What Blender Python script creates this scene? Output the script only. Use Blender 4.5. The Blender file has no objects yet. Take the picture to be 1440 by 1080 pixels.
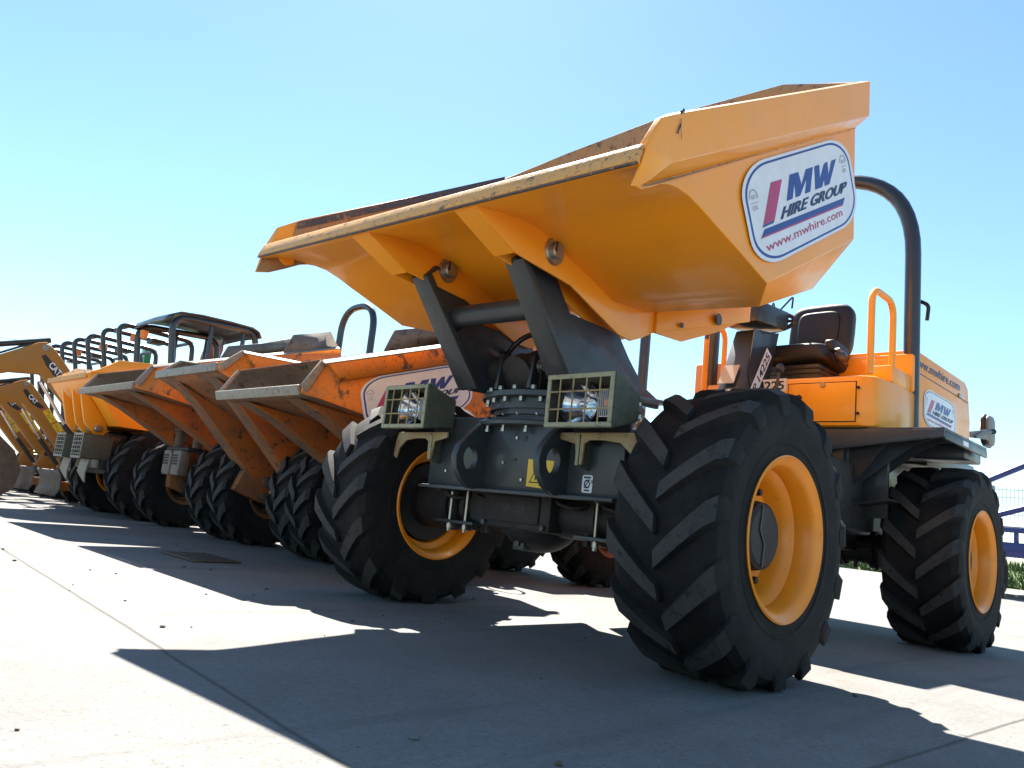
import bpy, bmesh, math, random
from mathutils import Vector, Matrix
random.seed(7)
PI=math.pi; rad=math.radians
sc=bpy.context.scene; col=sc.collection
# ------------------------------------------------------------------ materials
MATS={}
def nodes(name):
    m=bpy.data.materials.new(name); m.use_nodes=True; MATS[name]=m
    nt=m.node_tree; b=nt.nodes['Principled BSDF']
    return m,nt,b
def noise(nt,scale,detail=6,rough=.6,coord='Object',loc=(0,0,0)):
    tc=nt.nodes.new('ShaderNodeTexCoord'); mp=nt.nodes.new('ShaderNodeMapping')
    mp.inputs['Location'].default_value=loc
    n=nt.nodes.new('ShaderNodeTexNoise'); n.inputs['Scale'].default_value=scale
    n.inputs['Detail'].default_value=detail; n.inputs['Roughness'].default_value=rough
    nt.links.new(tc.outputs[coord],mp.inputs[0]); nt.links.new(mp.outputs[0],n.inputs['Vector'])
    return n.outputs['Fac']
def ramp(nt,fac,stops):
    r=nt.nodes.new('ShaderNodeValToRGB'); e=r.color_ramp.elements
    while len(e)<len(stops): e.new(.5)
    for k,(p,c) in enumerate(stops):
        e[k].position=p; e[k].color=(*c,1) if len(c)==3 else c
    nt.links.new(fac,r.inputs[0]); return r.outputs[0]
def mix(nt,f,a,b):
    m=nt.nodes.new('ShaderNodeMix'); m.data_type='RGBA'
    for s,v in ((0,f),(6,a),(7,b)):
        if hasattr(v,'links') or hasattr(v,'is_linked'): nt.links.new(v,m.inputs[s])
        else: m.inputs[s].default_value=v if s==0 else (*v,1)
    return m.outputs[2]
def bump(nt,b,h,strength=.2,dist=.01):
    n=nt.nodes.new('ShaderNodeBump'); n.inputs['Strength'].default_value=strength
    n.inputs['Distance'].default_value=dist
    nt.links.new(h,n.inputs['Height']); nt.links.new(n.outputs[0],b.inputs['Normal'])
W3=lambda v:(v,v,v)
def paint(name,c,rough=.35,coat=.3,dirt=(.16,.12,.08),amt=.25,metal=0,fine=.5):
    m,nt,b=nodes(name)
    f=ramp(nt,noise(nt,3.5,8,.65),[(.45,W3(0)),(.8,W3(amt))])
    f2=ramp(nt,noise(nt,45,4,.7,loc=(3,1,2)),[(.62,W3(0)),(.75,W3(fine))])
    base=mix(nt,f,c,dirt); base=mix(nt,f2,base,[x*.55 for x in c])
    nt.links.new(base,b.inputs['Base Color'])
    r=ramp(nt,noise(nt,9,5,.6,loc=(5,5,1)),[(.3,W3(rough)),(.8,W3(min(1,rough+.25)))])
    nt.links.new(r,b.inputs['Roughness']); b.inputs['Metallic'].default_value=metal
    b.inputs['Coat Weight'].default_value=coat; b.inputs['Coat Roughness'].default_value=.12
    bump(nt,b,noise(nt,6,3,.5),.06,.02)
    return m
def worn(name,c,rust,grey,lo=.42,hi=.6,scale=4,rough=.6):
    """old paint scraped through to rust and packed grey dirt"""
    m,nt,b=nodes(name)
    n1=noise(nt,scale,12,.72); n2=noise(nt,scale*2.7,10,.7,loc=(7,3,1)); n3=noise(nt,60,4,.6)
    base=mix(nt,ramp(nt,n1,[(lo,W3(0)),(hi,W3(1))]),c,grey)
    base=mix(nt,ramp(nt,n2,[(.57,W3(0)),(.63,W3(.95))]),base,rust)
    base=mix(nt,ramp(nt,n3,[(.55,W3(0)),(.72,W3(.45))]),base,[x*.4 for x in rust])
    nt.links.new(base,b.inputs['Base Color']); b.inputs['Roughness'].default_value=rough
    bump(nt,b,n2,.35,.008)
    return m
def plain(name,c,rough=.5,metal=0,emit=None,coat=0):
    m,nt,b=nodes(name)
    f=ramp(nt,noise(nt,14,5,.6),[(.35,W3(0)),(.85,W3(.35))])
    nt.links.new(mix(nt,f,c,[x*.6 for x in c]),b.inputs['Base Color'])
    b.inputs['Roughness'].default_value=rough; b.inputs['Metallic'].default_value=metal
    b.inputs['Coat Weight'].default_value=coat
    return m
ORANGE=paint('orange_paint',(1.0,.352,.010),.32,.30,(.55,.24,.05),.22,fine=.35)
RIM=paint('rim_paint',(.98,.30,.006),.34,.2,(.30,.14,.04),.30,fine=.8)
YELL=paint('amber_paint',(.95,.36,.012),.4,.25,(.35,.2,.08),.35)
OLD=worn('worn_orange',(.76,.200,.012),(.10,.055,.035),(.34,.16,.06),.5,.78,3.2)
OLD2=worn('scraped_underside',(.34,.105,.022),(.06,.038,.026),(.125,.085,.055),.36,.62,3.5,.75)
OLD3=worn('dirty_rib_paint',(.50,.115,.012),(.07,.04,.026),(.20,.085,.035),.42,.68,4.5,.7)
STEEL=worn('bare_skip_steel',(.135,.112,.095),(.075,.05,.038),(.20,.175,.15),.35,.65,5,.6)
EDGE=worn('bright_worn_edge',(.24,.21,.175),(.10,.08,.06),(.31,.27,.225),.4,.65,14,.55)
INNER=worn('rusty_skip_inside',(.46,.22,.075),(.12,.07,.05),(.34,.21,.12),.42,.62,7,.7)
LIP=worn('worn_lip',(.78,.37,.10),(.16,.09,.06),(.60,.33,.13),.38,.72,10,.6)
GREY=paint('dark_grey_paint',(.025,.031,.036),.42,.2,(.14,.13,.11),.22)
BLUEG=paint('slate_paint',(.027,.036,.048),.4,.25,(.12,.12,.11),.2)
BLACK=plain('black_steel',(.020,.021,.023),.45,0,coat=.2)
GRIME=worn('grimy_black',(.013,.013,.014),(.024,.02,.017),(.036,.032,.028),.45,.75,9,.65)
NAVY=paint('dark_rops_paint',(.016,.019,.026),.3,.4,(.08,.075,.07),.12)
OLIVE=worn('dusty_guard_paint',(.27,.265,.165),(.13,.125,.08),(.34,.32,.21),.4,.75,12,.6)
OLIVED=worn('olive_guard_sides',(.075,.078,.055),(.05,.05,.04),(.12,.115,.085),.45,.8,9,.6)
TAN=worn('tan_bracket_paint',(.30,.21,.10),(.16,.12,.07),(.40,.30,.16),.4,.8,9,.6)
RUB=worn('tyre_rubber',(.008,.008,.009),(.017,.015,.013),(.028,.025,.022),.45,.85,5,.8)
RUBT=worn('worn_tread_top',(.036,.035,.036),(.020,.019,.019),(.062,.058,.054),.35,.75,9,.75)
for q in (RUB,RUBT): q.node_tree.nodes['Principled BSDF'].inputs['Specular IOR Level'].default_value=.25
VINYL=plain('black_vinyl',(.012,.013,.016),.55)
CHROME=plain('chrome',(.75,.75,.77),.12,1)
ZINC=plain('zinc_steel',(.42,.40,.36),.35,.9)
RUSTY=worn('rusty_iron',(.10,.06,.04),(.05,.03,.02),(.17,.12,.09),.4,.7,10,.75)
WHITE=plain('sticker_white',(.78,.78,.80),.35)
SBLUE=plain('sticker_blue',(.022,.05,.25),.35)
SNAVY=plain('sticker_navy',(.02,.03,.10),.4)
SRED=plain('sticker_red',(.50,.035,.12),.35)
SBLACK=plain('sticker_black',(.012,.012,.014),.45)
SGREY=plain('sticker_grey',(.42,.43,.45),.5)
SYEL=plain('sticker_yellow',(.80,.50,.02),.4)
AMBER=plain('amber_lens',(.85,.22,.01),.15)
CATY=paint('digger_yellow',(.40,.165,.020),.55,.05,(.25,.17,.08),.4)
CONCB=plain('pale_board',(.5,.45,.38),.7)
GREEN=plain('green_paint',(.05,.20,.05),.45)
REDB=worn('faded_red_paint',(.22,.06,.045),(.09,.04,.03),(.25,.12,.09),.4,.7,8,.6)
BLUEP=paint('blue_paint',(.012,.03,.16),.35,.3,(.08,.08,.08),.15)
PBLUE=plain('pale_blue_panel',(.35,.5,.7),.3)
m,nt,b=nodes('lamp_glass'); b.inputs['Base Color'].default_value=(.95,.97,1,1); b.inputs['Roughness'].default_value=.03
b.inputs['Transmission Weight'].default_value=1; b.inputs['IOR'].default_value=1.3; GLASS=m
m,nt,b=nodes('mirror'); b.inputs['Base Color'].default_value=(.9,.9,.9,1); b.inputs['Metallic'].default_value=1; b.inputs['Roughness'].default_value=.04; MIRR=m

def concrete():
    m,nt,b=nodes('yard_concrete'); L=nt.links
    tc=nt.nodes.new('ShaderNodeTexCoord'); sp=nt.nodes.new('ShaderNodeSeparateXYZ')
    rot=nt.nodes.new('ShaderNodeMapping'); rot.inputs['Rotation'].default_value=(0,0,rad(3.3)); 
    L.new(tc.outputs['Object'],rot.inputs[0]); 
    wob=nt.nodes.new('ShaderNodeTexNoise'); wob.inputs['Scale'].default_value=1.7; wob.inputs['Detail'].default_value=9; wob.inputs['Roughness'].default_value=.72
    L.new(tc.outputs['Object'],wob.inputs['Vector'])
    va=nt.nodes.new('ShaderNodeVectorMath'); va.operation='MULTIPLY_ADD'; va.inputs[1].default_value=(.022,.022,0)
    L.new(wob.outputs['Color'],va.inputs[0]); L.new(rot.outputs[0],va.inputs[2]); L.new(va.outputs[0],sp.inputs[0])
    def M(op,a,bb=None,cc=None):
        n=nt.nodes.new('ShaderNodeMath'); n.operation=op
        for i,v in enumerate((a,bb,cc)):
            if v is None: continue
            if isinstance(v,(int,float)): n.inputs[i].default_value=v
            else: L.new(v,n.inputs[i])
        return n.outputs[0]
    def line(c,off,per):
        d=M('ABSOLUTE',M('SUBTRACT',M('MODULO',M('ADD',M('SUBTRACT',c,off),per*100.5),per),per*.5))
        return M('SUBTRACT',1,M('MULTIPLY',d,1/.011)) # 1 at line, <0 outside
    j=M('MAXIMUM',line(sp.outputs[0],1.665,6.0),line(sp.outputs[1],1.715,6.0))
    j=M('MAXIMUM',j,0)
    big=noise(nt,.55,7,.62); mid=noise(nt,3.2,9,.7,loc=(4,2,0)); fine=noise(nt,38,6,.75); spk=noise(nt,85,3,.6,loc=(1,7,0))
    c=ramp(nt,big,[(.3,(.150,.145,.135)),(.55,(.198,.193,.181)),(.8,(.160,.154,.142))])
    c=mix(nt,ramp(nt,mid,[(.45,W3(0)),(.75,W3(.6))]),c,(.12,.111,.10))
    c=mix(nt,ramp(nt,fine,[(.42,W3(0)),(.72,W3(.6))]),c,(.105,.098,.089))
    c=mix(nt,ramp(nt,spk,[(.58,W3(0)),(.65,W3(.6))]),c,(.07,.065,.058))
    c=mix(nt,ramp(nt,noise(nt,24,2,.5,loc=(3,3,3)),[(.72,W3(0)),(.76,W3(.8))]),c,(.05,.045,.04))
    c=mix(nt,ramp(nt,noise(nt,1.9,4,.5,loc=(2,8,1)),[(.62,W3(0)),(.72,W3(.4))]),c,(.16,.125,.095))
    st=noise(nt,1.1,5,.55,loc=(9,4,0))
    c=mix(nt,ramp(nt,st,[(.60,W3(0)),(.74,W3(.55))]),c,(.10,.09,.08))
    # tyre scuffs: stretched along the driving direction
    mp=nt.nodes.new('ShaderNodeMapping'); mp.inputs['Scale'].default_value=(.35,5,1); L.new(tc.outputs['Object'],mp.inputs[0])
    sn=nt.nodes.new('ShaderNodeTexNoise'); sn.inputs['Scale'].default_value=1.3; sn.inputs['Detail'].default_value=5; L.new(mp.outputs[0],sn.inputs['Vector'])
    c=mix(nt,ramp(nt,sn.outputs['Fac'],[(.56,W3(0)),(.74,W3(.5))]),c,(.075,.07,.066))
    wid=nt.nodes.new('ShaderNodeMath'); wid.operation='MULTIPLY'; wid.inputs[1].default_value=.85; L.new(j,wid.inputs[0])
    c=mix(nt,wid.outputs[0],c,(.06,.053,.042))
    L.new(c,b.inputs['Base Color']); b.inputs['Roughness'].default_value=.85
    h=M('SUBTRACT',M('ADD',M('MULTIPLY',fine,.5),M('MULTIPLY',spk,.35)),M('MULTIPLY',j,2.0))
    bump(nt,b,h,.5,.006)
    return m
CONC=concrete()

# ------------------------------------------------------------------ mesh kit
class MB:
    def __init__(s,*mats): s.bm=bmesh.new(); s.mats=list(mats); s.mi=0
    def use(s,m):
        if m not in s.mats: s.mats.append(m)
        s.mi=s.mats.index(m); return s
    def face(s,pts,smooth=True):
        vs=[s.bm.verts.new(p) for p in pts]
        f=s.bm.faces.new(vs); f.material_index=s.mi; f.smooth=smooth; return f
    def _new(s,pts,faces,bev=0,seg=2):
        vs=[s.bm.verts.new(p) for p in pts]; fs=[]
        for f in faces:
            try: g=s.bm.faces.new([vs[i] for i in f])
            except ValueError: continue
            g.material_index=s.mi; fs.append(g)
        bmesh.ops.recalc_face_normals(s.bm,faces=fs)
        if bev:
            es={e for f in fs for e in f.edges if len(e.link_faces)==2 and e.calc_face_angle(0)>.5}
            r=bmesh.ops.bevel(s.bm,geom=list(es),offset=bev,segments=seg,affect='EDGES',profile=.5,clamp_overlap=True)
            for f in r['faces']: f.material_index=s.mi
        return s
    def ext(s,poly,axis,a,b,bev=.004):
        """2-D polygon pushed along an axis: 'y' poly=(x,z), 'x' poly=(y,z), 'z' poly=(x,y)"""
        def P(p,t):
            return {'y':(p[0],t,p[1]),'x':(t,p[0],p[1]),'z':(p[0],p[1],t)}[axis]
        n=len(poly); pts=[P(p,a) for p in poly]+[P(p,b) for p in poly]
        fs=[tuple(range(n)),tuple(range(2*n-1,n-1,-1))]+[(i,(i+1)%n,n+(i+1)%n,n+i) for i in range(n)]
        return s._new(pts,fs,bev)
    def box(s,x0,x1,y0,y1,z0,z1,bev=.006):
        return s.ext([(x0,y0),(x1,y0),(x1,y1),(x0,y1)],'z',z0,z1,bev)
    def obox(s,c,size,R,bev=.006):
        n0=len(s.bm.verts); x,y,z=[v/2 for v in size]
        s.bm.verts.ensure_lookup_table(); old=set(s.bm.verts)
        s.box(-x,x,-y,y,-z,z,bev)
        for v in s.bm.verts:
            if v not in old: v.co=R@v.co+Vector(c)
        return s
    def pad(s,c,size,R,e=.42,nu=28,nv=16):
        sp=lambda v,k: math.copysign(abs(v)**k,v)
        rows=[]
        for j in range(nv+1):
            t=-PI/2+PI*j/nv; row=[]
            for i in range(nu):
                p=2*PI*i/nu; row.append(s.bm.verts.new(R@Vector((size[0]/2*sp(math.cos(t),e)*sp(math.cos(p),e),size[1]/2*sp(math.cos(t),e)*sp(math.sin(p),e),size[2]/2*sp(math.sin(t),e)))+Vector(c)))
            rows.append(row)
        for x,y in zip(rows,rows[1:]):
            for k in range(nu):
                f=s.bm.faces.new((x[k],x[(k+1)%nu],y[(k+1)%nu],y[k])); f.material_index=s.mi
        return s
    def hexa(s,p,bev=0):
        """8 points: bottom loop 4, top loop 4"""
        return s._new(p,[(0,1,2,3),(7,6,5,4),(0,4,5,1),(1,5,6,2),(2,6,7,3),(3,7,4,0)],bev)
    def slab(s,pts,th,bev=0):
        """planar polygon in space given a thickness"""
        pts=[Vector(p) for p in pts]; n=Vector((0,0,0))
        for i in range(len(pts)):
            a,b2=pts[i],pts[(i+1)%len(pts)]; n+=a.cross(b2)
        n.normalize(); k=len(pts)
        q=[p-n*th/2 for p in pts]+[p+n*th/2 for p in pts]
        return s._new(q,[tuple(range(k)),tuple(range(2*k-1,k-1,-1))]+[(i,(i+1)%k,k+(i+1)%k,k+i) for i in range(k)],bev)
    def tube(s,path,r,seg=10,caps=True):
        path=[Vector(p) for p in path]; rings=[]; up=None
        for i,p in enumerate(path):
            d=((path[min(i+1,len(path)-1)]-path[max(i-1,0)])).normalized()
            if up is None:
                up=Vector((0,0,1)) if abs(d.z)<.9 else Vector((1,0,0))
            u=(up-d*up.dot(d)).normalized(); up=u; w=d.cross(u)
            rr=r[i] if isinstance(r,(list,tuple)) else r
            rings.append([s.bm.verts.new(p+(u*math.cos(2*PI*k/seg)+w*math.sin(2*PI*k/seg))*rr) for k in range(seg)])
        fs=[]
        for a,b in zip(rings,rings[1:]):
            for k in range(seg): fs.append(s.bm.faces.new((a[k],a[(k+1)%seg],b[(k+1)%seg],b[k])))
        if caps: fs.append(s.bm.faces.new(rings[0][::-1])); fs.append(s.bm.faces.new(rings[-1]))
        for f in fs: f.material_index=s.mi
        return s
    def cyl(s,a,b,r,r2=None,seg=20): return s.tube([a,b],[r,r if r2 is None else r2],seg)
    def lathe(s,prof,axis='y',c=(0,0,0),seg=48,closed=False):
        """prof (radius, along)"""
        c=Vector(c); rings=[]
        for (r,t) in prof:
            ring=[]
            for k in range(seg):
                a=2*PI*k/seg; x,y=r*math.cos(a),r*math.sin(a)
                p={'y':(x,t,y),'x':(t,x,y),'z':(x,y,t)}[axis]
                ring.append(s.bm.verts.new(c+Vector(p)))
            rings.append(ring)
        n=len(rings)
        for i in range(n if closed else n-1):
            a,b=rings[i],rings[(i+1)%n]
            for k in range(seg):
                f=s.bm.faces.new((a[k],a[(k+1)%seg],b[(k+1)%seg],b[k])); f.material_index=s.mi
        return s
    def grid(s,rows,smooth=True):
        vs=[[s.bm.verts.new(p) for p in r] for r in rows]
        for a,b in zip(vs,vs[1:]):
            for k in range(len(a)-1):
                f=s.bm.faces.new((a[k],a[k+1],b[k+1],b[k])); f.material_index=s.mi
        return s
    def sphere(s,c,r,sx=1,sy=1,sz=1,u=16,v=10):
        m=Matrix.Translation(c)@Matrix.Diagonal((r*sx,r*sy,r*sz,1))
        g=bmesh.ops.create_uvsphere(s.bm,u_segments=u,v_segments=v,radius=1,matrix=m)
        for x in g['verts']:
            for f in x.link_faces: f.material_index=s.mi
        return s
    def flat(s,loops,T):
        """2-D faces (list of polygons) put through T"""
        for l in loops: s.face([T(*p) for p in l],False)
        return s
    def done(s,name,parent=None,sharp=32,weld=False,normals=True,shell=None):
        if weld: bmesh.ops.remove_doubles(s.bm,verts=s.bm.verts,dist=.0006)
        if normals: bmesh.ops.recalc_face_normals(s.bm,faces=s.bm.faces)
        if shell:
            c=Vector(shell)
            s.bm.normal_update(); bmesh.ops.reverse_faces(s.bm,faces=[q for q in s.bm.faces if (q.calc_center_median()-c).dot(q.normal)<0])
        for f in s.bm.faces: f.smooth=True
        lim=rad(sharp)
        for e in s.bm.edges:
            if len(e.link_faces)==2 and e.calc_face_angle(0)>lim: e.smooth=False
        me=bpy.data.meshes.new(name); s.bm.to_mesh(me); s.bm.free()
        for m in s.mats: me.materials.append(m)
        o=bpy.data.objects.new(name,me); col.objects.link(o)
        if parent: o.parent=parent
        return o
def thing(name,label,cat,loc=(0,0,0),rz=0,group=None):
    o=bpy.data.objects.new(name,None); col.objects.link(o); o.empty_display_size=.2
    o.location=loc; o.rotation_euler=(0,0,rz); o['label']=label; o['category']=cat
    if group:o['group']=group
    return o
def tag(o,label,cat,group=None):
    o['label']=label;o['category']=cat
    if group:o['group']=group
    return o
def struct(o,kind='structure'): o['kind']=kind; return o
def copy_of(o,parent=None,loc=None,rz=None):
    c=o.copy(); col.objects.link(c)
    if parent is not None:
        c.parent=parent; c.matrix_parent_inverse=o.matrix_parent_inverse.copy()
    if loc is not None: c.location=loc
    if rz is not None: c.rotation_euler=(0,0,rz)
    for ch in [k for k in bpy.data.objects if k.parent==o]: copy_of(ch,c)
    return c
def fillet(pts,r,n=6):
    pts=[Vector(p) for p in pts]; out=[pts[0]]
    for i in range(1,len(pts)-1):
        a,b,c=pts[i-1],pts[i],pts[i+1]; u=(a-b); v=(c-b)
        rr=r[i-1] if isinstance(r,(list,tuple)) else r
        rr=min(rr,u.length*.49 if i>1 else u.length*.98,v.length*.49 if i<len(pts)-2 else v.length*.98)
        p,q=b+u.normalized()*rr,b+v.normalized()*rr
        for k in range(n+1):
            t=k/n; out.append(p*(1-t)**2+b*2*t*(1-t)+q*t*t)
    out.append(pts[-1]); return out
def disc(cx,cy,rx,ry,n=24,a0=0,a1=2*PI): return [(cx+rx*math.cos(a0+(a1-a0)*k/n),cy+ry*math.sin(a0+(a1-a0)*k/n)) for k in range(n)]
def rrect(x0,x1,y0,y1,rx,ry,n=7):
    out=[]
    for (cx,cy,a) in ((x1-rx,y1-ry,0),(x0+rx,y1-ry,PI/2),(x0+rx,y0+ry,PI),(x1-rx,y0+ry,1.5*PI)):
        for k in range(n+1):
            t=a+PI/2*k/n; out.append((cx+rx*math.cos(t),cy+ry*math.sin(t)))
    return out
_tc={}
def text(st,bold=.0,spacing=1.0):
    """glyph polygons scaled to the unit square"""
    key=(st,bold,spacing)
    if key in _tc: return _tc[key]
    cu=bpy.data.curves.new('lettering','FONT'); cu.body=st; cu.offset=bold; cu.space_character=spacing; cu.resolution_u=3
    ob=bpy.data.objects.new('lettering',cu); col.objects.link(ob)
    dg=bpy.context.evaluated_depsgraph_get(); dg.update()
    me=bpy.data.meshes.new_from_object(ob.evaluated_get(dg))
    P=[v.co.copy() for v in me.vertices]
    x0=min(p.x for p in P);x1=max(p.x for p in P);y0=min(p.y for p in P);y1=max(p.y for p in P)
    loops=[[((P[i].x-x0)/(x1-x0),(P[i].y-y0)/(y1-y0)) for i in f.vertices] for f in me.polygons]
    bpy.data.objects.remove(ob); bpy.data.curves.remove(cu); bpy.data.meshes.remove(me)
    _tc[key]=loops; return loops
def fit(loops,x0,x1,y0,y1,shear=0): # unsheared box at the baseline
    return [[(x0+(x1-x0)*s+shear*(y1-y0)*t,y0+(y1-y0)*t) for s,t in l] for l in loops]
GLYPH_MW=[[(0,0),(.115,0),(.115,.62),(.115,1),(0,1)],[(.115,1),(.17,1),(.27,.42),(.265,0),(.175,0),(.115,.62)],[(.265,0),(.27,.42),(.325,1),(.365,1),(.365,.62)],[(.365,.0),(.475,0),(.475,1),(.365,1),(.365,.62)],
 [(.51,1),(.615,1),(.665,.40),(.695,0),(.585,0)],[(.695,0),(.665,.40),(.72,.93),(.75,1),(.80,1),(.79,.62),(.735,0)],[(.80,1),(.86,.40),(.90,0),(.79,0),(.765,.33),(.79,.62)],[(.86,.40),(.895,1),(1.0,1),(.90,0)]]
def plane_T(o,e1,e2,lift=0):
    o,e1,e2=Vector(o),Vector(e1),Vector(e2); n=e1.cross(e2).normalized()
    def at(h): return lambda x,y:o+e1*x+e2*y+n*(h+lift)
    return at
def hire_sticker(parent,T,k=1.0,name='sticker'):
    """rounded white company sticker; T(h) maps sticker metres to space at height h"""
    m=MB(WHITE); S=lambda L:[[(x*k,y*k) for x,y in l] for l in L]
    o=rrect(-.503,.607,-.183,.208,.235,.125,9); 
    i1=rrect(-.480,.584,-.172,.197,.222,.118,9); i2=rrect(-.464,.568,-.163,.188,.212,.112,9)
    n=len(o)
    m.flat(S([i2]),T(.0022)); m.use(SBLUE)
    for a in range(n): m.flat(S([[i1[a],i1[(a+1)%n],i2[(a+1)%n],i2[a]]]),T(.0022))
    m.use(WHITE)
    for a in range(n): m.flat(S([[o[a],o[(a+1)%n],i1[(a+1)%n],i1[a]]]),T(.0022))
    h=T(.0036)
    m.use(SRED).flat(S([[(-.251,.116),(-.379,-.026),(-.280,-.026),(-.149,.114)]]),h)
    m.use(SBLUE).flat(S([[(-.380,-.0265),(-.392,-.0345),(-.293,-.0345),(-.281,-.0265)]]),h)
    m.flat(S(fit(GLYPH_MW,-.143,.36,.026,.120,.75)),h)
    m.use(SNAVY)
    for q in (-.0035,0,.0035): m.flat(S(fit(text('HIRE GROUP',.02,1.02),-.225+q,.468+q,-.034,.010,1.15)),T(.0036+.0003*(q/.0035+1)))
    m.use(SBLUE).flat(S([[(-.376,-.043),(-.412,-.066),(.425,-.080),(.457,-.057)]]),h)
    m.use(SRED).flat(S([[(-.412,-.066),(-.420,-.0715),(.418,-.0865),(.425,-.080)]]),h)
    m.flat(S(fit(text('www.mwhire.com',.004),-.392,.398,-.128,-.094)),h)
    m.use(SGREY)
    for cx,cy in ((-.415,.085),(.505,.10)):
        a,b2=disc(cx,cy,.036,.030,20,-.3,PI+.3),disc(cx,cy,.029,.024,20,-.3,PI+.3)
        for q in range(19): m.flat(S([[a[q],a[q+1],b2[q+1],b2[q]]]),h)
        m.flat(S(fit(text('ISO',.01),cx-.018,cx+.018,cy-.008,cy+.008)),h)
        m.flat(S([[(cx-.03,cy-.02),(cx+.03,cy-.02),(cx+.03,cy-.023),(cx-.03,cy-.023)]]),h)
        m.flat(S(fit(text('QSL',.01),cx-.024,cx+.024,cy-.05,cy-.031)),h)
    return m.done(name,parent,normals=False)

# ------------------------------------------------------------------ wheels
def wheel_meshes(R,W,Rr,nl=15,seg=72,lug_h=.028,rimmat=RIM,flat=.02,deep=True):
    m=MB(RUB,RUBT); h=W/2
    prof=[(Rr-.005,-h*.86),(Rr+.008,-h*.95),(Rr+.035,-h*.93),((Rr+R)/2-.01,-h*1.0),(R-.105,-h*1.0),(R-.06,-h*.95),(R-lug_h-.008,-h*.80),(R-lug_h,-h*.4),(R-lug_h+.004,0)]
    prof=prof+[(r,-t) for r,t in prof[-2::-1]]
    m.lathe(prof,'y',seg=seg)
    # raised sidewall rings
    for sgn in (-1,1):
        m.lathe([(Rr+.05,sgn*(h*.945)),(Rr+.056,sgn*(h*.965)),(Rr+.064,sgn*(h*.965)),(Rr+.068,sgn*(h*.955))],'y',seg=seg)
    pitch=2*PI/nl; kk=.86  # sweep
    for sgn in (-1,1):
        for i in range(nl):
            p0=i*pitch+(pitch/2 if sgn>0 else 0)+random.uniform(-.006,.006)
            # stations: y fraction, top radius, bottom radius, half width (m)
            st=[(-.03,R-.012,R-lug_h-.01,.014),(.0,R-.001,R-lug_h-.01,.026),(.30,R,R-lug_h-.01,.029),(.62,R-.002,R-lug_h-.01,.032),(.86,R-.008,R-.055,.036),(.985,R-.030,R-.085,.038),(1.015,R-.062,R-.10,.036),(1.012,R-.105,R-.112,.028)]
            rows=[]
            for (f,rt,rb,hw) in st:
                y=sgn*f*h; ph=p0+kk*f*h/R*1.05; dd=hw/R
                q=[]
                yo=sgn*h*(.06 if f>.95 else 0)
                for (dp,r,yy) in ((-dd*1.75,rb,y-yo),(-dd*1.12,rt,y),(dd*1.12,rt,y),(dd*1.75,rb,y-yo)):
                    q.append(Vector((r*math.cos(ph+dp),yy,r*math.sin(ph+dp))))
                rows.append(q)
            vs=[[m.bm.verts.new(p) for p in r] for r in rows]
            for ri,(a,b) in enumerate(zip(vs,vs[1:])):
                for k in range(3):
                    f=m.bm.faces.new((a[k],a[k+1],b[k+1],b[k])); f.material_index=1 if (k==1 and 0<ri<5) else 0
            m.bm.faces.new(vs[0][::-1]); m.bm.faces.new(vs[-1])
    # tread-base ribs between lugs at shoulder
    for v in m.bm.verts:
        if v.co.z<-(R-flat): v.co.z=-(R-flat)
    ty=m.done('tyre',None,sharp=28); tm=ty.data; bpy.data.objects.remove(ty)
    r=MB(rimmat); y=h*.95
    r.lathe([(Rr+.004,-y),(Rr+.010,-y-.008),(Rr+.016,-y-.004),(Rr+.010,-y+.012),(Rr-.018,-y+.022),(Rr-.024,-y+.085),(Rr-.055,-y+.11),(Rr-.060,-.05*h),
             (Rr-.058,y-.12),(Rr-.045,y-.10),(Rr-.024,y-.085),(Rr-.018,y-.022),(Rr+.010,y-.012),(Rr+.016,y+.004),(Rr+.010,y+.008),(Rr+.003,y),
             (Rr-.010,y-.006),(Rr-.027,y-.026),(Rr-.032,y-.086),(Rr-.052,y-.104),(Rr-.062,y-.124),(Rr-.068,.055),(Rr-.078,.03),(Rr-.095,.022),(.145,.020),(.142,.014),(.145,.006),(Rr-.10,.006),(Rr-.070,-.01),(Rr-.068,-y+.12),(Rr-.060,-y+.10),(Rr-.032,-y+.086),(Rr-.026,-y+.026),(Rr-.010,-y+.006)],'y',seg=seg,closed=True)
    # welded valve tab
    ro=r.done('rim',None,sharp=40); rm=ro.data; bpy.data.objects.remove(ro)
    q=MB(GRIME)
    q.lathe([(0,.118),(.105,.118),(.120,.108),(.126,.08),(.126,-.03),(.13,-.04),(.13,-.16),(.10,-.17),(0,-.17)],'y',seg=32)
    q.lathe([(.13,-.02),(min(.215,Rr-.075),-.02),(min(.215,Rr-.075),-.10),(.13,-.10)],'y',seg=28)
    q.use(BLACK)
    for k in range(8):
        a=2*PI*(k+.5)/8; x,z=min(.175,Rr-.09)*math.cos(a),min(.175,Rr-.09)*math.sin(a)
        q.lathe([(0,.062),(.012,.062),(.015,.056),(.015,.030),(.024,.030),(.024,.020)],'y',(x,0,z),seg=6)
    q.tube([(.02,.1205,-.11),(.01,.1205,-.03),(.045,.1205,.02),(.03,.1205,.11)],.0035,6)
    ho=q.done('hub',None); hm=ho.data; bpy.data.objects.remove(ho)
    return tm,rm,hm
def put_wheel(parent,meshes,x,y,z,flip=False,rim=True,spin=0):
    t=bpy.data.objects.new('tyre',meshes[0]); col.objects.link(t); t.parent=parent; t.location=(x,y,z)
    if rim:
        for nm,me in (('rim',meshes[1]),('hub',meshes[2])):
            o=bpy.data.objects.new(nm,me); col.objects.link(o); o.parent=t
            o.rotation_euler=(0,0,PI if flip else 0)
    return t
# ------------------------------------------------------------------ camera, sky, ground

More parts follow.
